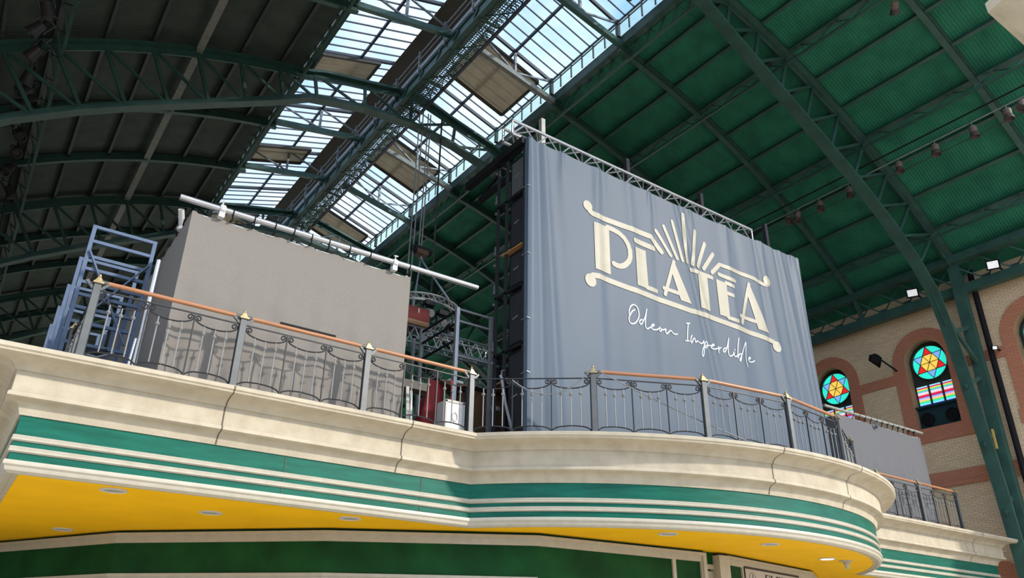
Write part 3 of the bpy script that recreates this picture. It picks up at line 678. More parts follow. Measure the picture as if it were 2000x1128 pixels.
for ch in 'ELEKT':
    for a, b, wd in GL[ch]: m.bar(sB(u+a[0]*0.30, 3.16+a[1]*0.40, 0.056), sB(u+b[0]*0.30, 3.16+b[1]*0.40, 0.056), wd*0.26, 0.008, (d2.y, -d2.x, 0)) if False else m.prism(
        (lambda A, B, n: [(A[0]+n[0], A[1]+n[1]), (B[0]+n[0], B[1]+n[1]), (B[0]-n[0], B[1]-n[1]), (A[0]-n[0], A[1]-n[1])])((u+a[0]*0.30, 3.16+a[1]*0.40), (u+b[0]*0.30, 3.16+b[1]*0.40),
        (lambda v: (-v[1]*wd*0.13/max(1e-6, math.hypot(*v)), v[0]*wd*0.13/max(1e-6, math.hypot(*v))))(((b[0]-a[0])*0.30, (b[1]-a[1])*0.40))), lambda p: sB(p[0], p[1], 0.058), lambda p: sB(p[0], p[1], 0.05))
    u += {'E': 0.29, 'L': 0.27, 'K': 0.30, 'T': 0.3}[ch]
m.build('lettering', 'ink', t)
m = MB(); cx, cz = 1.14, 3.40
ring = [(cx+0.155*cos(2*pi*i/30), cz+0.155*sin(2*pi*i/30)) for i in range(31)]
m.tube([sB(a, b, 0.056) for a, b in ring], 0.004, 5)
for pts in ([(0, .09), (.02, .04), (-.02, 0), (.01, -.06), (-.03, -.12)], [(.02, .04), (.06, .02)], [(-.02, 0), (-.06, -.04)], [(.01, -.06), (.05, -.12)], [(0, .12), (.015, .10), (0, .08)]):
    m.tube([sB(cx+a, cz+b, 0.056) for a, b in pts], 0.008, 5)
m.build('emblem', 'ink', t)

# ------------------------------------------------------------------ railings
PTS = {'a': (0.92, 14.56), 'b': (0.92, 12.3), 'c': (3.15, 12.3), 'd': (5.435, 12.3), 'e': (7.675, 12.3), 'f': (9.53, 10.79), 'g': (11.57, 9.81), 'h': (13.80, 9.50), 'i': (15.95, 9.74), 'j': (18.0, 10.72), 'k': (19.75, 12.2)}
RW = [(21.85, 12.4), (24.08, 12.4), (26.32, 12.4)]
post_lb = {'a': 'grey railing post behind the left corner post, beside the blue frames', 'b': 'tall grey railing post at the left end with gold finial', 'c': 'grey railing post in front of the beige booth, left one',
           'd': 'grey railing post in front of the beige booth, right one', 'e': 'grey railing post at the inner corner beside the white case', 'f': 'dark railing post before the left part of the grey banner',
           'g': 'dark railing post before the middle of the grey banner', 'h': 'dark railing post before the right part of the grey banner', 'i': 'dark railing post near the right lower corner of the banner',
           'j': 'dark railing post where the round bay turns away', 'k': 'dark railing post hidden at the back of the round bay'}
def make_post():
    t = thing('railing_post', (0, 0, 0), 'x', 'post', 'railing posts')
    m = MB().box(-0.05, 0.05, -0.05, 0.05, 0, 1.18); m.box(-0.06, 0.06, -0.06, 0.06, 0, 0.04); m.build('shaft', 'post', t)
    m = MB()
    for r, z0, z1 in ((0.075, 1.18, 1.205), (0.055, 1.205, 1.235), (0.042, 1.235, 1.262), (0.028, 1.262, 1.295)): m.box(-r, r, -r, r, z0, z1)
    m.lathe([(0.012, 1.295), (0.022, 1.315), (0.022, 1.33), (0.006, 1.36)], (0, 0, 0), 8); m.build('finial', 'gold', t)
    m = MB().bar((-0.05, 0, 1.10), (-0.16, 0, 1.215), 0.05, 0.04); m.bar((0.05, 0, 1.10), (0.16, 0, 1.215), 0.05, 0.04); m.build('rail_bracket', 'post', t)
    return t
LEN = 2.26
def make_section(wooden):
    t = thing('railing_section', (0, 0, 0), 'x', 'railing', 'railing panels')
    zt = 1.09; n = 3; x0 = 0.06; wdt = (LEN-0.12)/n
    MB().bar((0.05, 0, zt), (LEN-0.05, 0, zt), 0.026, 0.02).build('top_rail', 'iron', t)
    if wooden:
        h = MB().tube([(0.13, 0, 1.225), (LEN-0.13, 0, 1.225)], 0.036, 12).build('handrail', 'wood', t, smooth=40); h['label'] = 'orange wooden handrail'
        MB().tube([(0.05, 0, 1.225), (0.14, 0, 1.225)], 0.037, 10).tube([(LEN-0.14, 0, 1.225), (LEN-0.05, 0, 1.225)], 0.037, 10).build('handrail_end', 'post', t, smooth=40)
    for k in range(n):
        a = x0+k*wdt; r = 0.0125; m = MB()
        L_ = []
        for i in range(19):
            u = i/18; ang = pi + u*(-2*pi*1.15); rr = 0.052*(1-u)+0.014*u; L_.append((0.066+rr*cos(ang), -0.078+rr*sin(pi-ang+pi) if False else -0.078-rr*sin(ang)*-1))
        left = L_[::-1]
        arc = [(wdt/2-(wdt/2-0.014)*cos(pi/2*i/10), -0.078-0.125*sin(pi/2*i/10)) for i in range(1, 11)]
        half = left+arc
        full = half + [(wdt-x, z) for x, z in half[::-1][1:]]
        m.tube([(a+x, 0, zt+z) for x, z in full], r, 6)
        bow = [(0.0, 0.035), (0.02, 0.07), (0.07, 0.105), (0.16, 0.13), (wdt/2, 0.145), (wdt-0.16, 0.13), (wdt-0.07, 0.105), (wdt-0.02, 0.07), (wdt, 0.035)]
        m.tube([(a+x, 0, z) for x, z in bow], r, 6)
        if k < n-1: m.bar((a+wdt, 0, 0), (a+wdt, 0, zt), 0.02, 0.028)
        if k == 0: m.bar((a, 0, 0), (a, 0, zt), 0.015)
        if k == n-1: m.bar((a+wdt, 0, 0), (a+wdt, 0, zt), 0.015)
        sp = m.build('scroll_panel', 'iron', t)
        sp['_o'] = [0, 0, 0]
        for q in (0.25, 0.5, 0.75):
            x = wdt*q; zz = zt-0.078-0.125*math.sqrt(max(0, 1-((wdt/2-x)/(wdt/2))**2)); zb = 0.135
            b = MB().tube([(a+x, 0, zb), (a+x, 0, zz)], 0.0115, 6)
            zc = zz-0.125; b.lathe([(0.012, zc-0.035), (0.026, zc-0.02), (0.038, zc), (0.026, zc+0.02), (0.012, zc+0.035)], (a+x, 0, 0), 10)
            b.build('baluster', 'baluster', sp, smooth=50)
    return t
P0 = make_post(); used = False
def place_post(p, lb, rz=0):
    global used
    o = P0 if not used else copy_tree(P0); used = True
    o.location = (p[0], p[1], DK); o.rotation_euler = (0, 0, rz); o['label'] = lb
def dirof(a, b): return math.atan2(b[1]-a[1], b[0]-a[0])
keys = 'abcdefghij'
for i, k in enumerate(keys):
    a = PTS[keys[max(0, i-1)]]; b = PTS[keys[min(len(keys)-1, i+1)]]; rz = 0 if k in 'bcde' else dirof(a, b)
    place_post(PTS[k], post_lb[k], rz)
for p, lb in zip(RW, ('dark railing post behind the round bay on the right wing', 'dark railing post before the right grey booth', 'dark railing post at the far right end of the balcony')): place_post(p, lb)
SW, SN = make_section(True), make_section(False); su = {True: False, False: False}
def place_sec(p, q, lb, wooden=True):
    base = SW if wooden else SN; o = base if not su[wooden] else copy_tree(base); su[wooden] = True
    o.location = (p[0], p[1], DK); o.rotation_euler = (0, 0, dirof(p, q)); o.scale = (math.dist(p, q)/LEN, 1, 1); o['label'] = lb
sec = {'ab': 'railing panels at the left end running back from the corner post', 'bc': 'scrolled railing panels at far left before the blue frames', 'cd': 'scrolled railing panels before the middle of the beige booth',
       'de': 'scrolled railing panels before the white case and red cloth', 'ef': 'scrolled railing panels without wooden handrail at the inner corner', 'fg': 'scrolled railing panels before the left part of the banner',
       'gh': 'scrolled railing panels before the right part of the banner', 'hi': 'narrow looking railing panels at the right edge of the banner', 'ij': 'railing panels past the banner where the bay turns away'}
for k, lb in sec.items(): place_sec(PTS[k[0]], PTS[k[1]], lb, k not in ('ef', 'ab', 'ij'))
place_sec(RW[0], RW[1], 'dark railing panels just behind the round bay on the right wing'); place_sec(RW[1], RW[2], 'dark railing panels at the far right end of the balcony')

# ------------------------------------------------------------------ banner
BXL, BXR, BZB, BZT, BYY = 8.82, 19.04, 5.52, 12.78, 12.0
FOLD = [(8.93, 0.0, 0.07, -0.05, -0.06), (9.12, 0.02, 0.06, 0.045, 0.05), (9.30, 0.05, 0.08, -0.04, -0.075), (9.62, 0.03, 0.16, 0.02, 0.05), (10.9, 0.0, 0.10, -0.03, -0.012), (11.15, 0.0, 0.12, 0.02, 0.012),
        (12.0, 0.03, 0.14, -0.035, -0.01), (12.9, -0.02, 0.10, 0.03, 0.008), (13.75, 0.19, 0.07, 0.04, 0.035), (13.95, 0.19, 0.09, -0.03, -0.03), (15.6, 0.05, 0.12, -0.03, -0.02), (16.1, 0.06, 0.18, 0.025, 0.03),
        (16.95, 0.05, 0.08, 0.03, 0.05), (17.15, 0.09, 0.10, -0.035, -0.06), (17.9, 0.06, 0.08, 0.03, 0.06), (18.12, 0.09, 0.10, -0.045, -0.085), (18.55, 0.05, 0.09, 0.03, 0.07), (18.82, 0.03, 0.07, -0.03, -0.06), (12.4, 0.0, 0.4, 0.0, 0.03), (10.4, 0.0, 0.5, 0.0, -0.03), (14.9, 0.02, 0.35, 0.0, 0.03)]
TIE = [8.86, 9.85, 11.0, 12.75, 14.3, 15.75, 17.3, 18.7, 19.02]
def fold(x, z):
    d = (BZT-z); k = d/(BZT-BZB); y = 0
    for x0, sl, w, a0, a1 in FOLD:
        y += (0.62 if x0 > 9.7 else 0.5)*(a0*(1-k)+a1*k) * math.exp(-((x-x0-sl*d)/(w*(1+0.8*k)))**2)
    for tx in TIE:
        y += -0.028*math.exp(-d/0.9)*math.exp(-((x-tx)/(0.05+0.10*d))**2)
    y += 0.010*sin(x*4.1+z*0.5)*(0.2+k)
    return y
def top_sag(x):
    for a, b in zip(TIE[:-1], TIE[1:]):
        if a <= x <= b:
            u = (x-a)/(b-a); return -0.05*4*u*(1-u)*min(1, (b-a)/1.5)
    return 0
bn = thing('banner', (14, BYY, BZB), 'huge grey blue vinyl banner with cream art deco lettering', 'banner')
m = MB(); nx, nzz = 260, 70; rows = []
for j in range(nzz+1):
    k = j/nzz; row = []
    for i in range(nx+1):
        x = BXL+(BXR-BXL)*i/nx; z = BZB+(BZT-BZB)*k; row.append((x, BYY+fold(x, z), z + top_sag(x)*k**6))
    rows.append(row)
m.grid(rows)
m.grid([[r[0] for r in rows], [(BXL-0.02, BYY+0.10, r[0][2]) for r in rows]]); m.grid([[r[-1] for r in rows], [(BXR+0.02, BYY+0.15, r[-1][2]) for r in rows]])
m.build('vinyl_sheet', 'banner', bn, smooth=80)
def onb(x, z, o=0.012): return (x, BYY+fold(x, z)-o, z)
def strip(m, pts, w, step=0.10, caps=True):
    P = [Vector(p) for p in pts]; Q = [P[0]]
    for a, b in zip(P[:-1], P[1:]):
        n = max(1, int((b-a).length/step))
        for i in range(1, n+1): Q.append(a+(b-a)*i/n)
    Lr, Rr = [], []
    for i, q in enumerate(Q):
        t = (Q[min(i+1, len(Q)-1)]-Q[max(i-1, 0)]).normalized(); n = Vector((-t.y, t.x))*(w/2)
        Lr.append(onb(*(q+n))); Rr.append(onb(*(q-n)))
    m.grid([Lr, Rr])
    if caps:
        for c in (Q[0], Q[-1]): disc(m, c, w/2)
def disc(m, c, r, n=14):
    m.add([onb(c[0], c[1], 0.013)]+[onb(c[0]+r*cos(2*pi*i/n), c[1]+r*sin(2*pi*i/n), 0.013) for i in range(n)], [(0, 1+i, 1+(i+1) % n) for i in range(n)])
def patch(m, poly):
    bm = bmesh.new(); f = bm.faces.new([bm.verts.new((x, 0, z)) for x, z in poly])
    for ax, (lo, hi) in (((1, 0, 0), (min(p[0] for p in poly), max(p[0] for p in poly))), ((0, 0, 1), (min(p[1] for p in poly), max(p[1] for p in poly)))):
        c = lo + (0.07 if ax[0] else 0.25)
        while c < hi:
            bmesh.ops.bisect_plane(bm, geom=bm.verts[:]+bm.edges[:]+bm.faces[:], plane_co=Vector(ax)*c, plane_no=ax); c += (0.07 if ax[0] else 0.25)
    bm.verts.index_update(); m.add([onb(v.co.x, v.co.z) for v in bm.verts], [tuple(v.index for v in g.verts) for g in bm.faces]); bm.free()
LOGO_POLY = [ [(10.769, 11.136), (11.269, 11.156), (11.263, 9.865), (10.768, 9.868)], [(12.106, 10.893), (12.475, 10.893), (12.494, 9.846), (12.11, 9.837)], [(13.476, 10.926), (14.005, 9.849), (13.613, 9.851), (13.346, 10.633)], [(14.345, 10.87), (14.729, 10.87), (14.717, 9.841), (14.372, 9.86)], [(15.074, 10.888), (15.485, 10.881), (15.47, 9.846), (15.085, 9.849)], [(16.468, 11.172), (17.103, 9.823), (16.619, 9.828), (16.331, 10.862)] ]
LOGO_STROKE = [ ([(10.621, 11.461), (10.659, 11.394), (10.742, 11.353), (10.869, 11.345), (11.073, 11.347), (11.86, 11.363), (12.712, 11.385), (13.048, 11.057)], 0.15), ([(12.136, 11.075), (12.767, 11.066)], 0.15), ([(11.227, 11.146), (11.397, 11.138), (11.579, 11.111), (11.758, 11.024), (11.87, 10.882), (11.922, 10.721), (11.92, 10.544), (11.874, 10.419), (11.788, 10.314), (11.689, 10.231), (11.583, 10.185), (11.469, 10.175), (11.378, 10.194)], 0.14), ([(12.442, 9.874), (12.767, 9.873)], 0.12), ([(13.473, 10.902), (13.069, 9.868)], 0.11), ([(13.047, 10.029), (13.576, 10.027)], 0.11), ([(14.135, 10.876), (14.904, 10.88)], 0.12), ([(15.221, 11.071), (15.85, 11.057)], 0.12), ([(15.466, 10.885), (15.766, 10.863)], 0.11), ([(15.462, 10.58), (15.704, 10.573)], 0.11), ([(15.396, 9.849), (15.787, 9.846)], 0.11), ([(16.463, 11.146), (15.967, 9.847)], 0.11), ([(15.937, 10.044), (16.538, 10.033)], 0.11), ([(12.916, 11.637), (13.374, 11.056)], 0.11), ([(13.203, 11.861), (13.61, 11.038)], 0.11), ([(13.542, 12.125), (13.811, 11.046)], 0.11), ([(13.98, 12.489), (14.002, 11.06)], 0.11), ([(14.404, 12.127), (14.188, 11.057)], 0.12), ([(14.754, 11.856), (14.386, 11.048)], 0.12), ([(15.051, 11.629), (14.62, 11.059)], 0.12), ([(14.94, 11.043), (15.289, 11.392), (16.713, 11.394), (17.084, 11.344), (17.222, 11.334), (17.338, 11.388)], 0.12), ([(10.578, 9.587), (10.697, 9.672), (10.893, 9.698), (11.899, 9.674), (13.922, 9.649), (14.278, 9.687), (15.741, 9.651), (17.048, 9.621), (17.233, 9.596), (17.294, 9.493)], 0.14) ]
LOGO_BALL = [ ((10.598, 11.52), 0.14250000000000002), ((10.604, 9.513), 0.165), ((17.293, 11.481), 0.1575), ((17.332, 9.479), 0.1575) ]
SCRIPT = [ [(11.965, 9.142), (11.9, 9.096), (11.841, 9.019), (11.804, 8.935)], [(11.804, 8.935), (11.787, 9.01), (11.797, 9.093), (11.838, 9.184), (11.896, 9.244), (11.959, 9.267), (12.027, 9.242), (12.071, 9.174), (12.092, 9.08), (12.082, 8.99), (12.048, 8.908), (11.987, 8.824), (11.914, 8.773), (11.845, 8.755), (11.793, 8.78), (11.771, 8.847), (11.78, 8.911), (11.804, 8.935)], [(12.202, 8.938), (12.15, 8.928), (12.108, 8.886), (12.096, 8.841), (12.125, 8.807), (12.173, 8.836), (12.218, 8.903), (12.291, 9.033), (12.351, 9.187), (12.377, 9.269)], [(12.37, 9.261), (12.325, 9.067), (12.3, 8.949), (12.291, 8.848), (12.301, 8.777), (12.337, 8.747), (12.386, 8.768), (12.461, 8.818), (12.545, 8.87), (12.596, 8.908), (12.59, 8.927), (12.54, 8.91), (12.499, 8.858), (12.5, 8.809), (12.545, 8.783), (12.617, 8.796), (12.7, 8.826), (12.777, 8.88), (12.796, 8.909)], [(12.796, 8.913), (12.775, 8.86), (12.787, 8.82), (12.813, 8.808), (12.846, 8.841), (12.846, 8.878), (12.825, 8.879)], [(12.848, 8.864), (12.913, 8.873), (12.998, 8.911), (12.985, 8.864), (12.988, 8.815), (13.01, 8.793), (13.064, 8.833), (13.127, 8.893), (13.17, 8.913), (13.208, 8.882), (13.254, 8.854), (13.312, 8.852), (13.38, 8.872)], [(13.736, 9.249), (13.855, 9.28)], [(13.798, 9.263), (13.758, 9.077), (13.727, 8.89), (13.713, 8.775)], [(13.648, 8.759), (13.782, 8.787)], [(13.898, 8.964), (13.855, 8.896), (13.836, 8.815), (13.846, 8.754), (13.884, 8.789), (13.938, 8.878), (13.98, 8.912), (13.998, 8.88), (14.007, 8.812), (14.049, 8.835), (14.099, 8.86), (14.156, 8.835), (14.224, 8.829), (14.291, 8.868), (14.329, 8.929)], [(14.34, 8.938), (14.333, 8.833), (14.324, 8.728), (14.304, 8.622), (14.27, 8.525), (14.239, 8.492), (14.216, 8.512), (14.222, 8.577), (14.254, 8.661), (14.322, 8.779), (14.389, 8.885), (14.44, 8.937), (14.486, 8.922), (14.487, 8.857), (14.455, 8.792), (14.397, 8.752), (14.364, 8.763), (14.396, 8.81), (14.471, 8.843), (14.598, 8.865)], [(14.595, 8.844), (14.67, 8.875), (14.708, 8.91), (14.686, 8.918), (14.626, 8.878), (14.596, 8.825), (14.623, 8.793), (14.693, 8.788), (14.787, 8.819), (14.875, 8.866)], [(14.886, 8.908), (14.875, 8.807), (14.87, 8.728)], [(14.881, 8.821), (14.931, 8.879), (14.979, 8.897)], [(15.175, 8.93), (15.118, 8.917), (15.064, 8.865), (15.047, 8.815), (15.081, 8.801), (15.133, 8.842), (15.194, 8.935), (15.268, 9.111), (15.31, 9.255)], [(15.31, 9.255), (15.269, 9.058), (15.242, 8.894), (15.244, 8.789), (15.273, 8.744), (15.329, 8.75), (15.411, 8.802), (15.465, 8.9), (15.45, 8.811), (15.471, 8.77), (15.518, 8.774), (15.561, 8.81)], [(15.484, 8.961), (15.506, 8.956)], [(15.712, 9.334), (15.657, 9.152), (15.614, 8.955), (15.589, 8.753), (15.619, 8.824), (15.686, 8.885), (15.73, 8.889), (15.729, 8.809), (15.694, 8.715), (15.657, 8.685), (15.659, 8.727), (15.722, 8.821), (15.832, 9.019), (15.926, 9.176), (16.011, 9.298), (15.984, 9.15), (15.942, 8.978), (15.927, 8.828), (15.93, 8.696), (15.955, 8.596)], [(16.045, 8.828), (16.107, 8.856), (16.137, 8.889), (16.112, 8.9), (16.061, 8.865), (16.034, 8.813), (16.053, 8.77), (16.109, 8.76), (16.189, 8.781), (16.254, 8.816), (16.302, 8.847)] ]

NM = ['letter_p', 'letter_l', 'letter_a', 'letter_t', 'letter_e', 'letter_a']
EX = {0: [2], 1: [3], 2: [4, 5], 3: [6], 4: [7, 8, 9, 10], 5: [11, 12]}
for i, poly in enumerate(LOGO_POLY):
    m = MB(); patch(m, poly)
    for q in EX[i]: strip(m, *LOGO_STROKE[q])
    m.build(NM[i], 'logo', bn)
m = MB()
for q in range(13, 20): strip(m, *LOGO_STROKE[q])
m.build('sun_rays', 'logo', bn)
m = MB()
for q in (0, 1, 20, 21): strip(m, *LOGO_STROKE[q])
for c, r in LOGO_BALL: disc(m, c, r, 20)
m.build('scroll_border', 'logo', bn)
def smooth2(p):
    if len(p) < 3: return p
    o = [p[0]]
    for i in range(len(p)-1):
        p0, p1, p2, p3 = p[max(0, i-1)], p[i], p[i+1], p[min(len(p)-1, i+2)]
        for k in range(1, 5):
            t = k/4; o.append(tuple(0.5*((2*p1[c])+(-p0[c]+p2[c])*t+(2*p0[c]-5*p1[c]+4*p2[c]-p3[c])*t*t+(-p0[c]+3*p1[c]-3*p2[c]+p3[c])*t**3) for c in (0, 1)))
    return o
m = MB()
for p in SCRIPT: strip(m, smooth2(p), 0.034, 0.06)
m.build('handwriting', 'script', bn)
# lighting truss carrying the banner
def boxtruss(t, x0, x1, ys, zs, r, pitch, name='truss_frame', mt='alu'):
    m = MB()
    for y in ys:
        for z in zs: m.tube([(x0, y, z), (x1, y, z)], r, 8)
    n = int((x1-x0)/pitch)
    for i in range(n):
        a, b = x0+pitch*i, x0+pitch*(i+1)
        for y in ys: m.tube([(a, y, zs[i % 2]), (b, y, zs[1-i % 2])], r*0.5, 5)
        for z in zs: m.tube([(a, ys[i % 2], z), (b, ys[1-i % 2], z)], r*0.5, 5)
    for x in (x0+0.01, x1-0.01):
        for y in ys: m.tube([(x, y, zs[0]), (x, y, zs[1])], r*0.6, 5)
        for z in zs: m.tube([(x, ys[0], z), (x, ys[1], z)], r*0.6, 5)
    return m.build(name, mt, t, smooth=40)
t = thing('lighting_truss', (13, 12.35, 12.8), 'silver lighting truss along the top of the grey banner', 'truss')
boxtruss(t, 8.5, 17.25, (12.22, 12.62), (12.86, 13.26), 0.038, 0.36)
m = MB()
for x in TIE: m.tube([(x, BYY+fold(x, BZT)-0.01, BZT-0.02), (x, 12.18, 12.84)], 0.012, 5)
m.build('tie_cord', 'black', t)
m = MB()
for z in (11.4, 9.65, 8.1, 6.9): m.tube([(BXL+0.05, BYY+fold(BXL+0.05, z)-0.015, z), (BXL-0.02, BYY-0.02, z+0.02), (BXL-0.05, BYY+0.16, z)], 0.008, 5)
m.build('side_cord', 'alu', t)
for i, (x, lb, mt) in enumerate(((9.8, 'pale upright post above the left end of the banner', 'steel_pale'), (12.75, 'dark upright post above the banner rays', 'black_grey'), (15.72, 'dark upright post above the banner, third from the left', 'black_grey'), (18.68, 'dark upright post above the right end of the banner', 'black_grey'))):
    t = thing('rigging_post', (x, 12.72, 5.5), lb, 'post')
    MB().box(x-0.06, x+0.06, 12.68, 12.80, 5.5, 14.2).build('upright', mt, t)
    MB().box(x-0.05, x+0.05, 12.8, 15.6, 13.1, 13.28).build('back_arm', 'black', t)
    MB().bar((x, 12.8, 14.1), (x, 15.5, 13.3), 0.06).build('stay', 'black', t)
# ------------------------------------------------------------------ speaker tower left of the banner
t = thing('equipment_tower', (9.4, 12.6, 5.5), 'tall black equipment tower behind the left edge of the banner', 'tower')
for (x, y) in ((8.84, 12.16), (8.84, 12.86), (8.84, 13.22), (9.92, 12.24), (9.92, 13.22)): MB().box(x-0.03, x+0.03, y-0.03, y+0.03, 5.5, 12.62).build('upright', 'black_grey', t)
for z in (12.59, 11.4, 9.0, 7.6): MB().box(8.81, 8.87, 12.15, 13.25, z-0.03, z+0.03).box(8.82, 9.95, 13.19, 13.25, z-0.03, z+0.03).build('cross_bar', 'black', t)
MB().box(8.70, 8.86, 12.08, 14.6, 12.62, 12.80).build('top_beam', 'black', t)
tag(MB().box(8.80, 9.9, 12.2, 13.0, 9.985, 10.02).build('wooden_shelf', 'orange_wood'), 'thin orange plywood shelf sticking out of the black tower', 'shelf')
for z0, z1, lb, g in ((5.5, 7.55, 'lowest black cabinet in the tower beside the banner', 0), (7.65, 8.95, 'black cabinet below the middle of the tower beside the banner', 0), (9.05, 9.95, 'black cabinet right under the orange plywood shelf', 0),
                      (10.05, 11.35, 'black cabinet standing on the orange plywood shelf', 0), (11.45, 12.5, 'topmost cabinet of the tower, with a grey lit side panel', 1)):
    t = thing('speaker_cabinet', (9.4, 12.5, z0), lb, 'speaker')
    MB().box(8.90, 9.88, 12.22, 12.80, z0, z1).build('body', 'black', t)
    MB().box(8.885, 8.90, 12.28, 12.74, z0+0.08, z1-0.08).build('side_panel', 'grille' if g else 'black_grey', t)
    MB().bar((8.87, 12.42, (z0+z1)/2+0.02), (8.87, 12.60, (z0+z1)/2-0.01), 0.02, 0.035).build('handle', 'alu', t)
    m = MB()
    for zz in (z0+0.1, z1-0.1): m.box(8.78, 8.84, 13.24, 13.29, zz-0.02, zz+0.03)
    m.box(8.79, 8.83, 13.25, 13.28, z0+0.1, z0+0.3); m.build('latch', 'alu', t)
# ------------------------------------------------------------------ beige booth on the left
def booth(nm, x0, x1, y0, y1, z0, z1, mt, lb, sag, ties):
    t = thing(nm, ((x0+x1)/2, (y0+y1)/2, z0), lb, 'booth')
    m = MB(); rows = []; n = 60
    zt = lambda x: z1 - sum(0 for _ in ()) - sag*abs(sin(pi*(x-x0)/((x1-x0)/ties)))
    for j in range(31):
        k = j/30; row = []
        for i in range(n+1):
            x = x0+(x1-x0)*i/n; z = z0+(zt(x)-z0)*k
            w = (1-k)**2*0.028*(sin(x*9)+0.6*sin(x*17+1)+0.5*sin(z*11+x*5)) + 0.02*sin(pi*k)*-1
            row.append((x, y0+w, z))
        rows.append(row)
    m.grid(rows); m.build('front_cloth', mt, t, smooth=60)
    rows = []
    for j in range(13):
        k = j/12; row = []
        for i in range(13):
            y = y0+(y1-y0)*i/12; z = z0+(z1-z0)*k-(0.05*sin(pi*i/12)*k**4); row.append((x0+0.012*sin(y*9)*(1-k), y, z))
        rows.append(row)
    m = MB(); m.grid(rows); m.grid([[(x1-(x1-r[0][0])*0, p[1], p[2]) for p in r] for r in rows]); m.add([(x0, y1, z0), (x1, y1, z0), (x1, y1, z1-0.1), (x0, y1, z1-0.1)], [(0, 1, 2, 3)])
    m.build('side_cloth', mt, t, smooth=60)
    m = MB()
    for x in (x0+0.06, x1-0.06):
        for y in (y0+0.08, y1-0.06): m.tube([(x, y, z0), (x, y, z1+0.03)], 0.035, 8)
        m.tube([(x, y0+0.08, z1-0.02), (x, y1-0.06, z1-0.02)], 0.03, 8)
    for y in (y0+0.08, y1-0.06): m.tube([(x0+0.06, y, z1-0.02), (x1-0.06, y, z1-0.02)], 0.03, 8)
    m.build('tube_frame', 'white', t, smooth=40)
    return t
bt = booth('cloth_booth', 2.08, 6.42, 12.78, 19.6, 5.5, 8.66, 'fabric', 'large beige grey cloth booth behind the left railing', 0.05, 8)
MB().box(3.91, 4.96, 12.735, 12.765, 6.955, 6.99).build('dark_strip', 'black', bt)  # thin dark strip across the front cloth
for i in range(14):
    y = 13.2+0.48*i; MB().tube([(2.10, y, 8.72), (2.05, y, 8.66), (2.055, y+0.06, 8.56)], 0.016, 5).build('lace_hook', 'black', bt)
t = thing('steel_pipe', (4.9, 12.7, 8.82), 'long pale steel pipe lying along the top of the beige booth', 'pipe')
MB().tube([(1.82, 12.7, 8.80), (7.99, 12.7, 8.84)], 0.056, 16).build('tube', 'alu', t, smooth=40)
m = MB()
for x in (2.74, 3.13, 3.52, 3.88, 4.23, 4.58, 5.01, 5.45, 6.33):
    zc = 8.80+(x-1.82)*0.0065
    m.lathe([(0.062, x-0.012), (0.066, x), (0.062, x+0.012)], (0, 12.7, zc), 12, 'x'); m.tube([(x, 12.68, zc-0.05), (x+0.01, 12.70, zc-0.12), (x-0.01, 12.76, zc-0.18)], 0.016, 5)
    m.lathe([(0.005, -0.02), (0.022, 0), (0.005, 0.02)], (x, 12.70, zc-0.16), 8)
m.build('cable_tie', 'black', t)
for x in (2.55, 6.0):
    m = MB(); zc = 8.81; m.lathe([(0.075, x-0.05), (0.085, x-0.02), (0.085, x+0.03), (0.07, x+0.05)], (0, 12.7, zc), 12, 'x'); m.box(x-0.05, x+0.05, 12.66, 12.78, zc-0.17, zc-0.05); m.tube([(x-0.02, 12.66, zc+0.06), (x-0.02, 12.62, zc+0.14)], 0.014, 6); m.tube([(x-0.06, 12.63, zc+0.12), (x+0.03, 12.63, zc+0.13)], 0.013, 6)
    m.build('clamp', 'white', t)
t = thing('pipe_stub', (2.0, 13.6, 8.66), 'short open white pipe end at the left top corner of the beige booth', 'pipe')
MB().tube([(2.10, 13.6, 8.68), (1.98, 13.35, 8.92)], 0.055, 12, False).tube([(2.10, 13.6, 8.68), (1.98, 13.35, 8.92)], 0.042, 12, False).build('open_tube', 'white', t, smooth=40)
MB().lathe([(0.10, -0.05), (0.11, 0.0), (0.07, 0.05)], (2.12, 13.6, 8.68), 10).build('coupler', 'white', t)
tag(MB().tube([(1.72, 12.66, 5.5), (1.72, 12.66, 7.5)], 0.035, 10).tube([(1.64, 12.70, 5.5), (1.66, 12.68, 6.1)], 0.02, 8).build('leaning_pole', 'alu', smooth=40), 'shiny silver pole standing left of the beige booth', 'pole')
# right booth
booth('cloth_booth', 21.15, 25.75, 12.85, 14.1, 5.5, 8.5, 'fabric_shaded', 'grey cloth booth on the right wing below the star windows', 0.04, 6)
t = thing('steel_pipe', (23, 12.8, 8.6), 'thin grey steel pipe along the top of the right grey booth', 'pipe')
MB().tube([(20.4, 12.8, 8.60), (25.85, 12.8, 8.66)], 0.045, 12).build('tube', 'steel_pale', t, smooth=40)
m = MB()
for i in range(12):
    x = 21.9+0.31*i; zc = 8.62; m.lathe([(0.05, x-0.01), (0.055, x), (0.05, x+0.01)], (0, 12.8, zc), 10, 'x'); m.tube([(x, 12.79, zc-0.04), (x, 12.84, zc-0.15)], 0.014, 5)
m.build('cable_tie', 'black', t)
m = MB().tube([(23.0, 12.78, 8.55), (23.05, 12.76, 8.42), (23.1, 12.80, 8.36)], 0.03, 6); m.lathe([(0.02, -0.05), (0.06, 0), (0.02, 0.05)], (23.06, 12.78, 8.40), 8); m.build('knotted_cloth', 'blue', t)

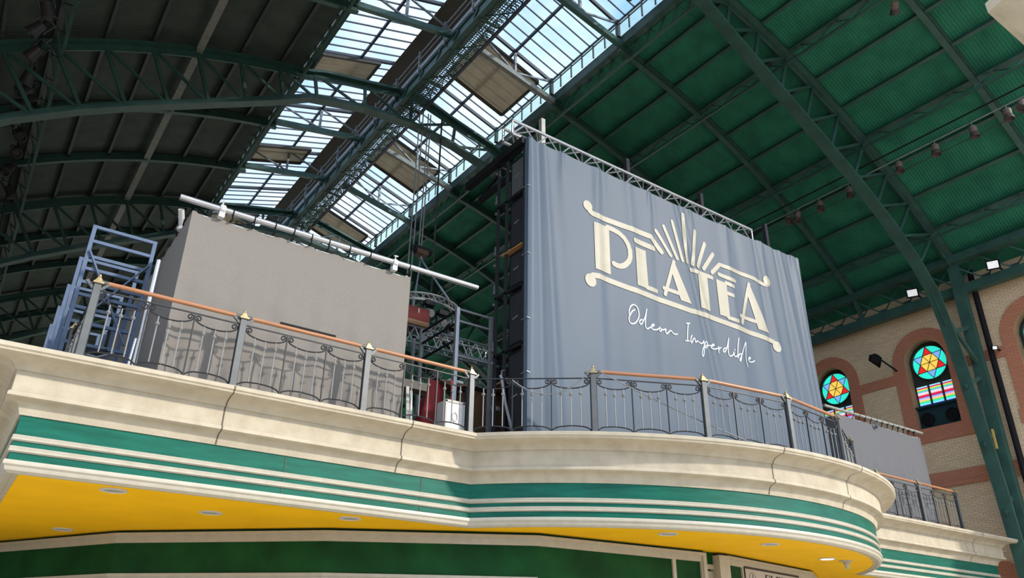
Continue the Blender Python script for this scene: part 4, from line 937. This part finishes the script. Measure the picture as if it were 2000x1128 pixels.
# ------------------------------------------------------------------ blue frames
def make_frame(rungs=(3.42, 3.12, 2.80, 2.55, 2.28, 2.03, 1.78, 1.5, 1.1, 0.4), braced=True):
    t = thing('ladder_frame', (0, 0, 0), 'x', 'frame', 'blue ladder frames'); x0, x1, H = 0.0, 1.08, 3.45
    for x in (x0, x1): MB().box(x-0.035, x+0.035, -0.035, 0.035, 0, H).build('leg', 'blue', t)
    for z in rungs: MB().box(x0, x1, -0.03, 0.03, z-0.03, z+0.03).build('rung', 'blue', t)
    if not braced: return t
    MB().bar((x0+0.02, -0.045, 2.90), (0.97, -0.045, 1.22), 0.03, 0.075, (0, 1, 0)).build('brace', 'blue', t)
    MB().bar((x1-0.02, -0.055, 2.90), (0.18, -0.055, 1.55), 0.03, 0.075, (0, 1, 0)).build('brace', 'blue', t)
    return t
F0 = make_frame(); F1 = make_frame((3.42, 0.4), False)
for i, y in enumerate((15.0, 16.6, 18.2, 19.65, 21.0)):
    o = F0 if i == 0 else (F1 if i == 1 else copy_tree(F1)); o.location = (0.82, y, DK)
    o['label'] = ['blue steel ladder frame nearest the beige booth, crossed by two braces', 'blue steel ladder frame second in the row behind the corner post', 'blue steel ladder frame in the middle of the receding row', 'blue steel ladder frame second from the back of the row', 'blue steel ladder frame farthest back in the row'][i]
t = thing('tarpaulin_bundle', (1.2, 14.6, 5.5), 'dark tarpaulin bundle between the corner post and the blue frames', 'bundle')
m = MB(); m.tube([(1.15, 14.6, 5.5), (1.12, 14.6, 5.9), (1.25, 14.55, 6.3), (1.5, 14.5, 6.42)], [0.12, 0.16, 0.14, 0.03], 10); m.build('tarpaulin', 'black_grey', t, smooth=60)
MB().tube([(1.12, 14.42, 6.25), (1.35, 14.40, 6.22), (1.6, 14.42, 6.36)], 0.03, 8).build('hem', 'grey_rail', t)
# ------------------------------------------------------------------ things between booth and banner
t = thing('guard_cage', (8.4, 14.3, 5.5), 'grey steel guard rail cage between the booth and the banner', 'railing')
for x, y, mt in ((8.0, 13.5, 'alu'), (8.9, 13.5, 'grey_rail'), (8.0, 15.1, 'grey_rail')):
    MB().box(x-0.04, x+0.04, y-0.04, y+0.04, 5.5, 8.66).build('post', mt, t)
m = MB()
for z in (8.63, 8.35, 7.54): m.box(8.0, 8.9, 13.48, 13.52, z-0.02, z+0.02)
m.build('front_rail', 'grey_rail', t)
m = MB()
for z in (8.6, 8.3, 7.9): m.box(7.98, 8.02, 13.5, 15.1, z-0.02, z+0.02)
m.build('side_rail', 'black', t)
tag(MB().box(7.95, 8.02, 15.43, 15.5, 5.5, 8.6).box(7.95, 8.35, 15.43, 15.5, 8.55, 8.62).build('hooked_post', 'grey_rail'), 'grey post with a bent top behind the guard cage', 'post')
t = thing('stage_truss', (9.9, 17, 9.4), 'silver box truss running level behind the guard cage', 'truss')
boxtruss(t, 6.6, 11.25, (16.95, 17.3), (9.1, 9.56), 0.03, 0.24)
m = MB()
for y in (16.95, 17.3):
    for z in (9.1, 9.3, 9.56): m.lathe([(0.035, 11.25), (0.055, 11.27), (0.055, 11.36), (0.03, 11.38)], (0, y, z), 10, 'x')
m.build('coupler', 'alu', t)
m = MB()
for x in (6.7, 11.7): m.box(x-0.12, x+0.12, 17.0, 17.25, 5.5, 9.1)
m.box(11.25, 11.8, 17.0, 17.25, 9.2, 9.4); m.build('support', 'black', t)
t = thing('flight_case', (8.85, 17.1, 9.6), 'dark red flight case with a tan base on the stage truss', 'case')
MB().box(8.42, 9.14, 16.9, 17.5, 9.74, 10.12).build('lid', 'case_red', t); MB().box(8.42, 9.14, 16.9, 17.5, 9.595, 9.74).build('base', 'case_tan', t); MB().box(8.8, 8.815, 16.88, 16.9, 9.95, 10.08).build('tag_strip', 'white', t)
t = thing('ring_truss', (9.85, 19.1, 10.9), 'curved silver ring truss hanging behind the booth edge', 'truss')
m = MB(); A = [2*pi*i/48 for i in range(49)]
for r, z in ((1.32, 11.08), (1.12, 11.0), (1.30, 10.88)): m.tube([(9.85+r*cos(a), 19.1+r*sin(a), z) for a in A], 0.03, 8, False)
for i in range(48):
    a, b = A[i], A[i+1]
    m.tube([(9.85+1.32*cos(a), 19.1+1.32*sin(a), 11.08), (9.85+1.30*cos(b), 19.1+1.30*sin(b), 10.88)], 0.013, 5)
    if i % 2: m.tube([(9.85+1.12*cos(a), 19.1+1.12*sin(a), 11.0), (9.85+1.32*cos(b), 19.1+1.32*sin(b), 11.08)], 0.013, 5)
m.build('ring_frame', 'alu', t, smooth=40)
m = MB()
for a, tx, tz in ((-1.0, 12.95, 16.35), (-2.1, 12.7, 13.8), (1.2, 12.95, 16.35)): m.tube([(9.85+1.25*cos(a), 19.1+1.25*sin(a), 11.05), (tx, 25, tz)], 0.035, 6)
m.build('bridle', 'grey_rail', t)
for i, (x, y, z, lb) in enumerate(((9.55, 17.75, 10.55, 'dark moving head lamp under the left of the ring truss'), (10.05, 17.83, 10.4, 'dark moving head lamp under the middle of the ring truss'), (10.5, 18.0, 10.15, 'dark moving head lamp low at the right of the ring truss'))):
    t = thing('stage_lamp', (x, y, z), lb, 'lamp')
    MB().box(x-0.14, x+0.14, y-0.12, y+0.12, z+0.12, z+0.26).tube([(x, y, z+0.26), (x, y, 10.86)], 0.02, 6).build('base', 'black_grey', t)
    MB().box(x-0.17, x-0.13, y-0.05, y+0.05, z-0.15, z+0.14).box(x+0.13, x+0.17, y-0.05, y+0.05, z-0.15, z+0.14).box(x-0.17, x+0.17, y-0.05, y+0.05, z+0.10, z+0.14).build('yoke', 'black_grey', t)
    d = Vector((0.3-0.25*i, -0.8, -0.45)).normalized(); c = Vector((x, y, z-0.08)); MB().tube([c-d*0.16, c-d*0.05, c+d*0.14, c+d*0.17], [0.06, 0.115, 0.115, 0.10], 12).build('head', 'grey_rail', t, smooth=40)
for (x, z, lb) in ((12.97, 16.72, 'upper dark chain hoist hanging on ropes above the pipe end'), (12.7, 13.85, 'lower dark chain hoist beside the booth top corner')):
    t = thing('chain_hoist', (x, 25, z), lb, 'hoist')
    MB().lathe([(0.12, x-0.42), (0.19, x-0.40), (0.20, x-0.1), (0.20, x+0.3), (0.14, x+0.42)], (0, 25, z), 14, 'x').build('motor', 'black_grey', t, smooth=40)
    MB().box(x-0.30, x+0.22, 24.8, 25.2, z-0.22, z-0.02).build('gear_box', 'brown', t)
    MB().tube([(x, 25, z-0.2), (x, 25, z-0.36)], 0.05, 8).tube([(x-0.1, 25, z-0.36), (x+0.1, 25, z-0.36), (x+0.02, 25, z-0.5)], 0.03, 6).build('hook', 'alu', t)
for x, z, lb in ((12.39, 13.6, 'long pale rope hanging left of the chain hoists'), (12.56, 14.0, 'pale rope passing left of the upper chain hoist'), (12.82, 16.9, 'left chain of the upper chain hoist'), (12.94, 16.9, 'right chain of the upper chain hoist'), (13.52, 9.5, 'thick dark rope hanging right of the chain hoists')):
    tag(MB().tube([(x, 25, z), (x+0.02, 25, (z+23.6)/2), (x-0.01, 25, 23.65)], 0.028 if x < 13 else 0.04, 6).build('hoist_rope', 'rope' if x < 13 else 'steel_dark'), lb, 'rope')
# white case, red cloth and clutter
t = thing('white_case', (7.83, 13.2, 5.5), 'white metal case behind the inner corner railing', 'case')
MB().box(7.62, 8.06, 13.15, 13.5, 5.5, 6.38).build('body', 'white', t)
m = MB()
for z in (5.5, 6.34): m.box(7.605, 8.075, 13.135, 13.16, z, z+0.05)
for x in (7.61, 8.03): m.box(x, x+0.04, 13.135, 13.16, 5.5, 6.38)
m.tube([(7.84+0.06*cos(a*pi/8), 13.14, 6.05+0.09*sin(a*pi/8)) for a in range(17)], 0.006, 5); m.build('edge_frame', 'grey_sign', t)
t = thing('red_cloth', (7.6, 13.8, 5.5), 'dark red cloth heap behind the railing left of the white case', 'cloth')
m = MB(); rows = []
for j in range(15):
    k = j/14; z = 5.5+1.5*k; row = []
    for i in range(25):
        a = 2*pi*i/24; w = 0.42-0.27*k+0.03*sin(a*5+k*3); row.append((7.62+0.12*k+w*cos(a), 13.85+0.3*w*sin(a)/0.42, z+0.05*k*sin(a)))
    rows.append(row)
m.grid(rows); m.build('drape', 'red', t, smooth=60)
m = MB(); rows = [[(7.86+0.10*k/6, 13.42, 6.92-0.15*k), (7.93-0.03*k, 13.40, 6.90-0.15*k)] for k in range(7)]; m.grid(rows); m.build('ribbon', 'red_bright', t)
t = thing('side_table', (8.0, 13.75, 5.5), 'small table with white papers above the red cloth', 'table')
MB().box(7.75, 8.45, 13.6, 14.1, 6.93, 6.97).build('top', 'brown', t)
for x, y in ((7.8, 14.05), (8.4, 13.65), (8.4, 14.05)): MB().box(x-0.02, x+0.02, y-0.02, y+0.02, 5.5, 6.93).build('leg', 'black_grey', t)
tag(MB().box(7.95, 8.3, 13.62, 13.95, 6.97, 7.03).build('paper_stack', 'white'), 'stack of white papers on the small table', 'papers')
t = thing('stool', (9.35, 14.0, 5.5), 'white round stool behind the corner railing', 'stool')
MB().lathe([(0.15, 6.64), (0.16, 6.66), (0.16, 6.72), (0.14, 6.74)], (9.35, 14.0, 0), 20).build('seat', 'white', t, smooth=40)
MB().tube([(9.35, 14.0, 5.5), (9.35, 14.0, 6.64)], 0.05, 10).lathe([(0.16, 5.5), (0.15, 5.54), (0.05, 5.57)], (9.35, 14, 0), 16).build('stem', 'grey_rail', t, smooth=40)
t = thing('bar_counter', (10.3, 14.6, 5.5), 'brown plywood counter in the dark behind the stool', 'counter')
MB().box(8.95, 11.6, 14.4, 15.0, 5.5, 7.2).build('body', 'brown', t); MB().box(8.9, 11.65, 14.35, 15.05, 7.2, 7.26).build('top', 'black', t)
t = thing('plywood_sheet', (9.7, 13.7, 7.2), 'orange plywood wedge beside the lower left corner of the banner', 'board')
m = MB().prism([(9.40, 7.27), (9.95, 7.27), (9.95, 7.68)], lambda p: (p[0], 13.60, p[1]), lambda p: (p[0], 14.4, p[1])); m.build('board', 'orange_wood', t)
MB().box(9.42, 9.95, 13.6, 13.66, 5.5, 7.27).build('support', 'black', t)
t = thing('folded_sheets', (8.9, 14.6, 7.26), 'pile of grey plastic sheeting on the brown counter end', 'sheets')
m = MB(); rows = []
for j in range(7):
    r = [(8.95+0.42*i/12, 14.38+0.09*j, 7.27+0.07*abs(sin(i*0.8+j))+0.03*sin(j*2)) for i in range(13)]; rows.append(r)
m.grid(rows); m.build('sheeting', 'grey_rail', t, smooth=60)
tag(MB().tube([(8.86, 12.5, 5.5), (8.80, 12.5, 5.85), (8.62, 12.48, 6.35), (8.52, 12.48, 6.85), (8.50, 12.5, 6.9)], 0.03, 8).tube([(8.52, 12.48, 6.9), (8.60, 12.6, 7.05), (8.74, 12.7, 7.12)], 0.015, 6).build('bent_conduit', 'grey_rail', smooth=40), 'grey bent conduit leaning on the corner railing', 'conduit')
tag(MB().bar((6.72, 13.0, 5.5), (6.70, 13.1, 6.45), 0.07, 0.03).build('plank', 'steel_pale'), 'pale plank propped behind the railing right of the booth', 'plank')
t = thing('step_ladder', (6.9, 13.4, 5.5), 'grey folded step ladder right of the beige booth', 'ladder')
m = MB()
for x in (6.62, 6.95): m.bar((x, 13.3, 5.5), (x+0.03, 13.5, 6.7), 0.05, 0.03)
m.build('rails', 'grey_rail', t)
MB().box(6.62, 7.3, 13.4, 13.7, 6.55, 6.72).build('folded_pad', 'ridge', t)
# loose wires on the railing
def sagwire(a, b, s, n=16):
    return [(a[0]+(b[0]-a[0])*i/n, a[1]+(b[1]-a[1])*i/n, a[2]+(b[2]-a[2])*i/n-4*s*(i/n)*(1-i/n)) for i in range(n+1)]
tag(MB().tube(sagwire((8.28, 11.75, 6.55), (9.44, 10.75, 6.72), 0.38), 0.012, 6).build('drooping_wire', 'grey_rail'), 'thin wire drooping along the corner railing to the banner side post', 'wire')
tag(MB().tube(sagwire((9.64, 10.68, 6.70), (12.6, 9.52, 5.52), 0.05), 0.012, 6).build('slack_wire', 'grey_rail'), 'thin wire slanting down across the railing before the banner', 'wire')

# ------------------------------------------------------------------ lamps under the roof
t = thing('lamp_rail', (25.2, 12, 18.6), 'thin cable rail carrying the brown hanging lamps', 'rail')
MB().tube([(25.2, Y0, 18.55), (25.2, 20, 18.55)], 0.022, 6).build('upper_wire', 'steel_pale', t); MB().tube([(25.45, Y0, 18.15), (25.45, 20, 18.15)], 0.016, 6).build('lower_wire', 'steel_dark', t)
MB().tube([(25.2, Y0, 18.95), (25.2, 20, 18.95)], 0.03, 6).build('power_cable', 'black', t)
def make_lamp():
    t = thing('hanging_lamp', (0, 0, 0), 'x', 'lamp', 'brown hanging lamps')
    MB().lathe([(0.03, -0.04), (0.12, -0.05), (0.125, -0.10), (0.125, -0.28), (0.11, -0.30)], (0, 0, 0), 16).build('body', 'lampbody', t, smooth=40)
    MB().lathe([(0.12, -0.28), (0.165, -0.42), (0.165, -0.46), (0.14, -0.45), (0.10, -0.38)], (0, 0, 0), 16).build('skirt', 'lampcap', t, smooth=40)
    MB().tube([(0, 0, 0.0), (0, 0, 0.12)], 0.014, 6).tube([(0.03, 0, -0.03), (0, 0, 0.03), (-0.03, 0, -0.03)], 0.012, 5).build('hanger', 'steel_pale', t)
    return t
L0 = make_lamp()
for i, (x, y, z, rx, ry) in enumerate(((25.2, 6.85, 18.42, .1, .5), (25.2, 7.35, 18.42, 0, .1), (25.2, 8.48, 18.42, 0, -.05), (25.2, 9.79, 18.42, .05, .05), (25.2, 11.15, 18.42, 0, .12), (25.2, 13.2, 18.42, 0, -.06), (25.2, 14.5, 18.42, -.05, .1), (25.2, 15.5, 18.42, .3, .1), (25.2, 16.0, 18.42, -.3, .4), (20.9, 8.14, 21.35, .5, -.9))):
    o = L0 if i == 0 else copy_tree(L0); o.location = (x, y, z); o.rotation_euler = (rx, ry, 0)
    o['label'] = ('brown hanging lamp, %s from the right in the row under the green roof' % ORD[i]) if i < 9 else 'single brown lamp high on the bright green roof near the top edge'
t = thing('lamp_rail', (-1.6, 28, 19.3), 'dark rail carrying the string of spotlights down the left roof', 'rail')
MB().tube([(-1.6, 18, 19.35), (-1.6, 40, 19.35)], 0.04, 6).build('pipe', 'black', t)
def make_spot():
    t = thing('spotlight', (0, 0, 0), 'x', 'lamp', 'dusky spotlights on the left roof')
    MB().lathe([(0.06, 0.18), (0.13, 0.14), (0.14, -0.02), (0.17, -0.22), (0.15, -0.24), (0.10, -0.16)], (0, 0, -0.15), 14).build('can', 'spot', t, smooth=40)
    MB().bar((-0.17, 0, -0.15), (-0.17, 0, 0.2), 0.03, 0.05).bar((0.17, 0, -0.15), (0.17, 0, 0.2), 0.03, 0.05).bar((-0.17, 0, 0.2), (0.17, 0, 0.2), 0.05, 0.03).tube([(0, 0, 0.2), (0, 0, 0.38)], 0.03, 6).build('yoke', 'spot', t)
    return t
P1 = make_spot()
for i, y in enumerate((21.9, 23.0, 24.2, 25.6, 26.6, 27.5, 28.5, 29.6, 30.9, 32.4, 34.2)):
    o = P1 if i == 0 else copy_tree(P1); o.location = (-1.6+0.05*((i*7) % 3-1), y, 18.98); o.rotation_euler = (0.5+0.2*(i % 3-1), 0.45*((i*5) % 3-1), 0.4*i); o.scale = (1.25,)*3
    o['label'] = 'dusky spotlight, %s from the top in the string at the left photo edge' % ORD[i]
# floodlights
def flood(x, y, z, d, w, lb, arm, lens='lamp_face'):
    t = thing('floodlight', (x, y, z), lb, 'lamp'); d = Vector(d).normalized(); c = Vector((x, y, z)); sx = d.cross(Vector((0, 0, 1))).normalized(); sz = sx.cross(d)
    m = MB(); q = [(-1, -1), (1, -1), (1, 1), (-1, 1)]
    rows = [[c+d*k+sx*(a*w*s)+sz*(b*w*0.8*s) for a, b in q] for k, s in ((-0.14, 0.55), (-0.02, 0.8), (0.10, 1.0), (0.12, 1.0), (0.09, 0.86))]
    m.grid(rows, True); m.add(rows[0], [(0, 1, 2, 3)]); m.build('housing', 'black', t)
    MB().add([c+d*0.092+sx*(a*w*0.76)+sz*(b*w*0.58) for a, b in q], [(0, 1, 2, 3)]).build('lens', lens, t)
    m = MB().bar(c-d*0.1-sx*w*0.9, c+sx*w*0.9-d*0.1, 0.04, 0.04); m.tube([c-d*0.1, Vector(arm)], 0.035, 8); m.build('bracket', 'black', t)
flood(30.2, 14.08, 15.62, (-0.75, -0.35, -0.55), 0.24, 'white faced floodlight on the wall girder left of the tall column', (30.5, 13.85, 15.34))
flood(30.2, 10.87, 15.60, (-0.75, -0.35, -0.55), 0.24, 'white faced floodlight on the wall girder right of the tall column', (30.5, 10.65, 15.34))
flood(30.0, 16.06, 13.2, (-0.35, 0.5, -0.6), 0.34, 'large black floodlight on an arm between the two star windows', (31.0, 15.78, 12.8), 'black')
flood(30.55, 11.75, 12.52, (-0.6, -0.6, -0.3), 0.10, 'small lamp beside the drain pipe on the brick wall', (31.0, 11.7, 12.5))
# corner of the neighbouring balcony at the upper right
t = thing('stone_pier', (6.2, 0.6, 0), 'pale stone pier corner poking into the upper right of the photo', 'pier')
m = MB(); rows = []
for d, z in ((0.0, 5.56), (0.0, 5.48), (0.03, 5.47), (0.06, 5.42), (0.16, 5.36), (0.30, 5.34), (0.34, 5.30), (0.34, 4.9)):
    rows.append([(8.6, 1.30-d, z), (4.70+d, 1.30-d, z), (4.66+d, 1.18-d, z), (4.66+d, -0.6, z)])
m.grid(rows); m.grid([[(p[0], p[1], 5.56) for p in rows[0]], [(8.6, -0.6, 5.56)]*4]); m.build('cornice', 'stone', t, 50)
MB().box(5.3, 8.6, -0.6, 0.9, 0, 5.0).build('shaft', 'stone', t)
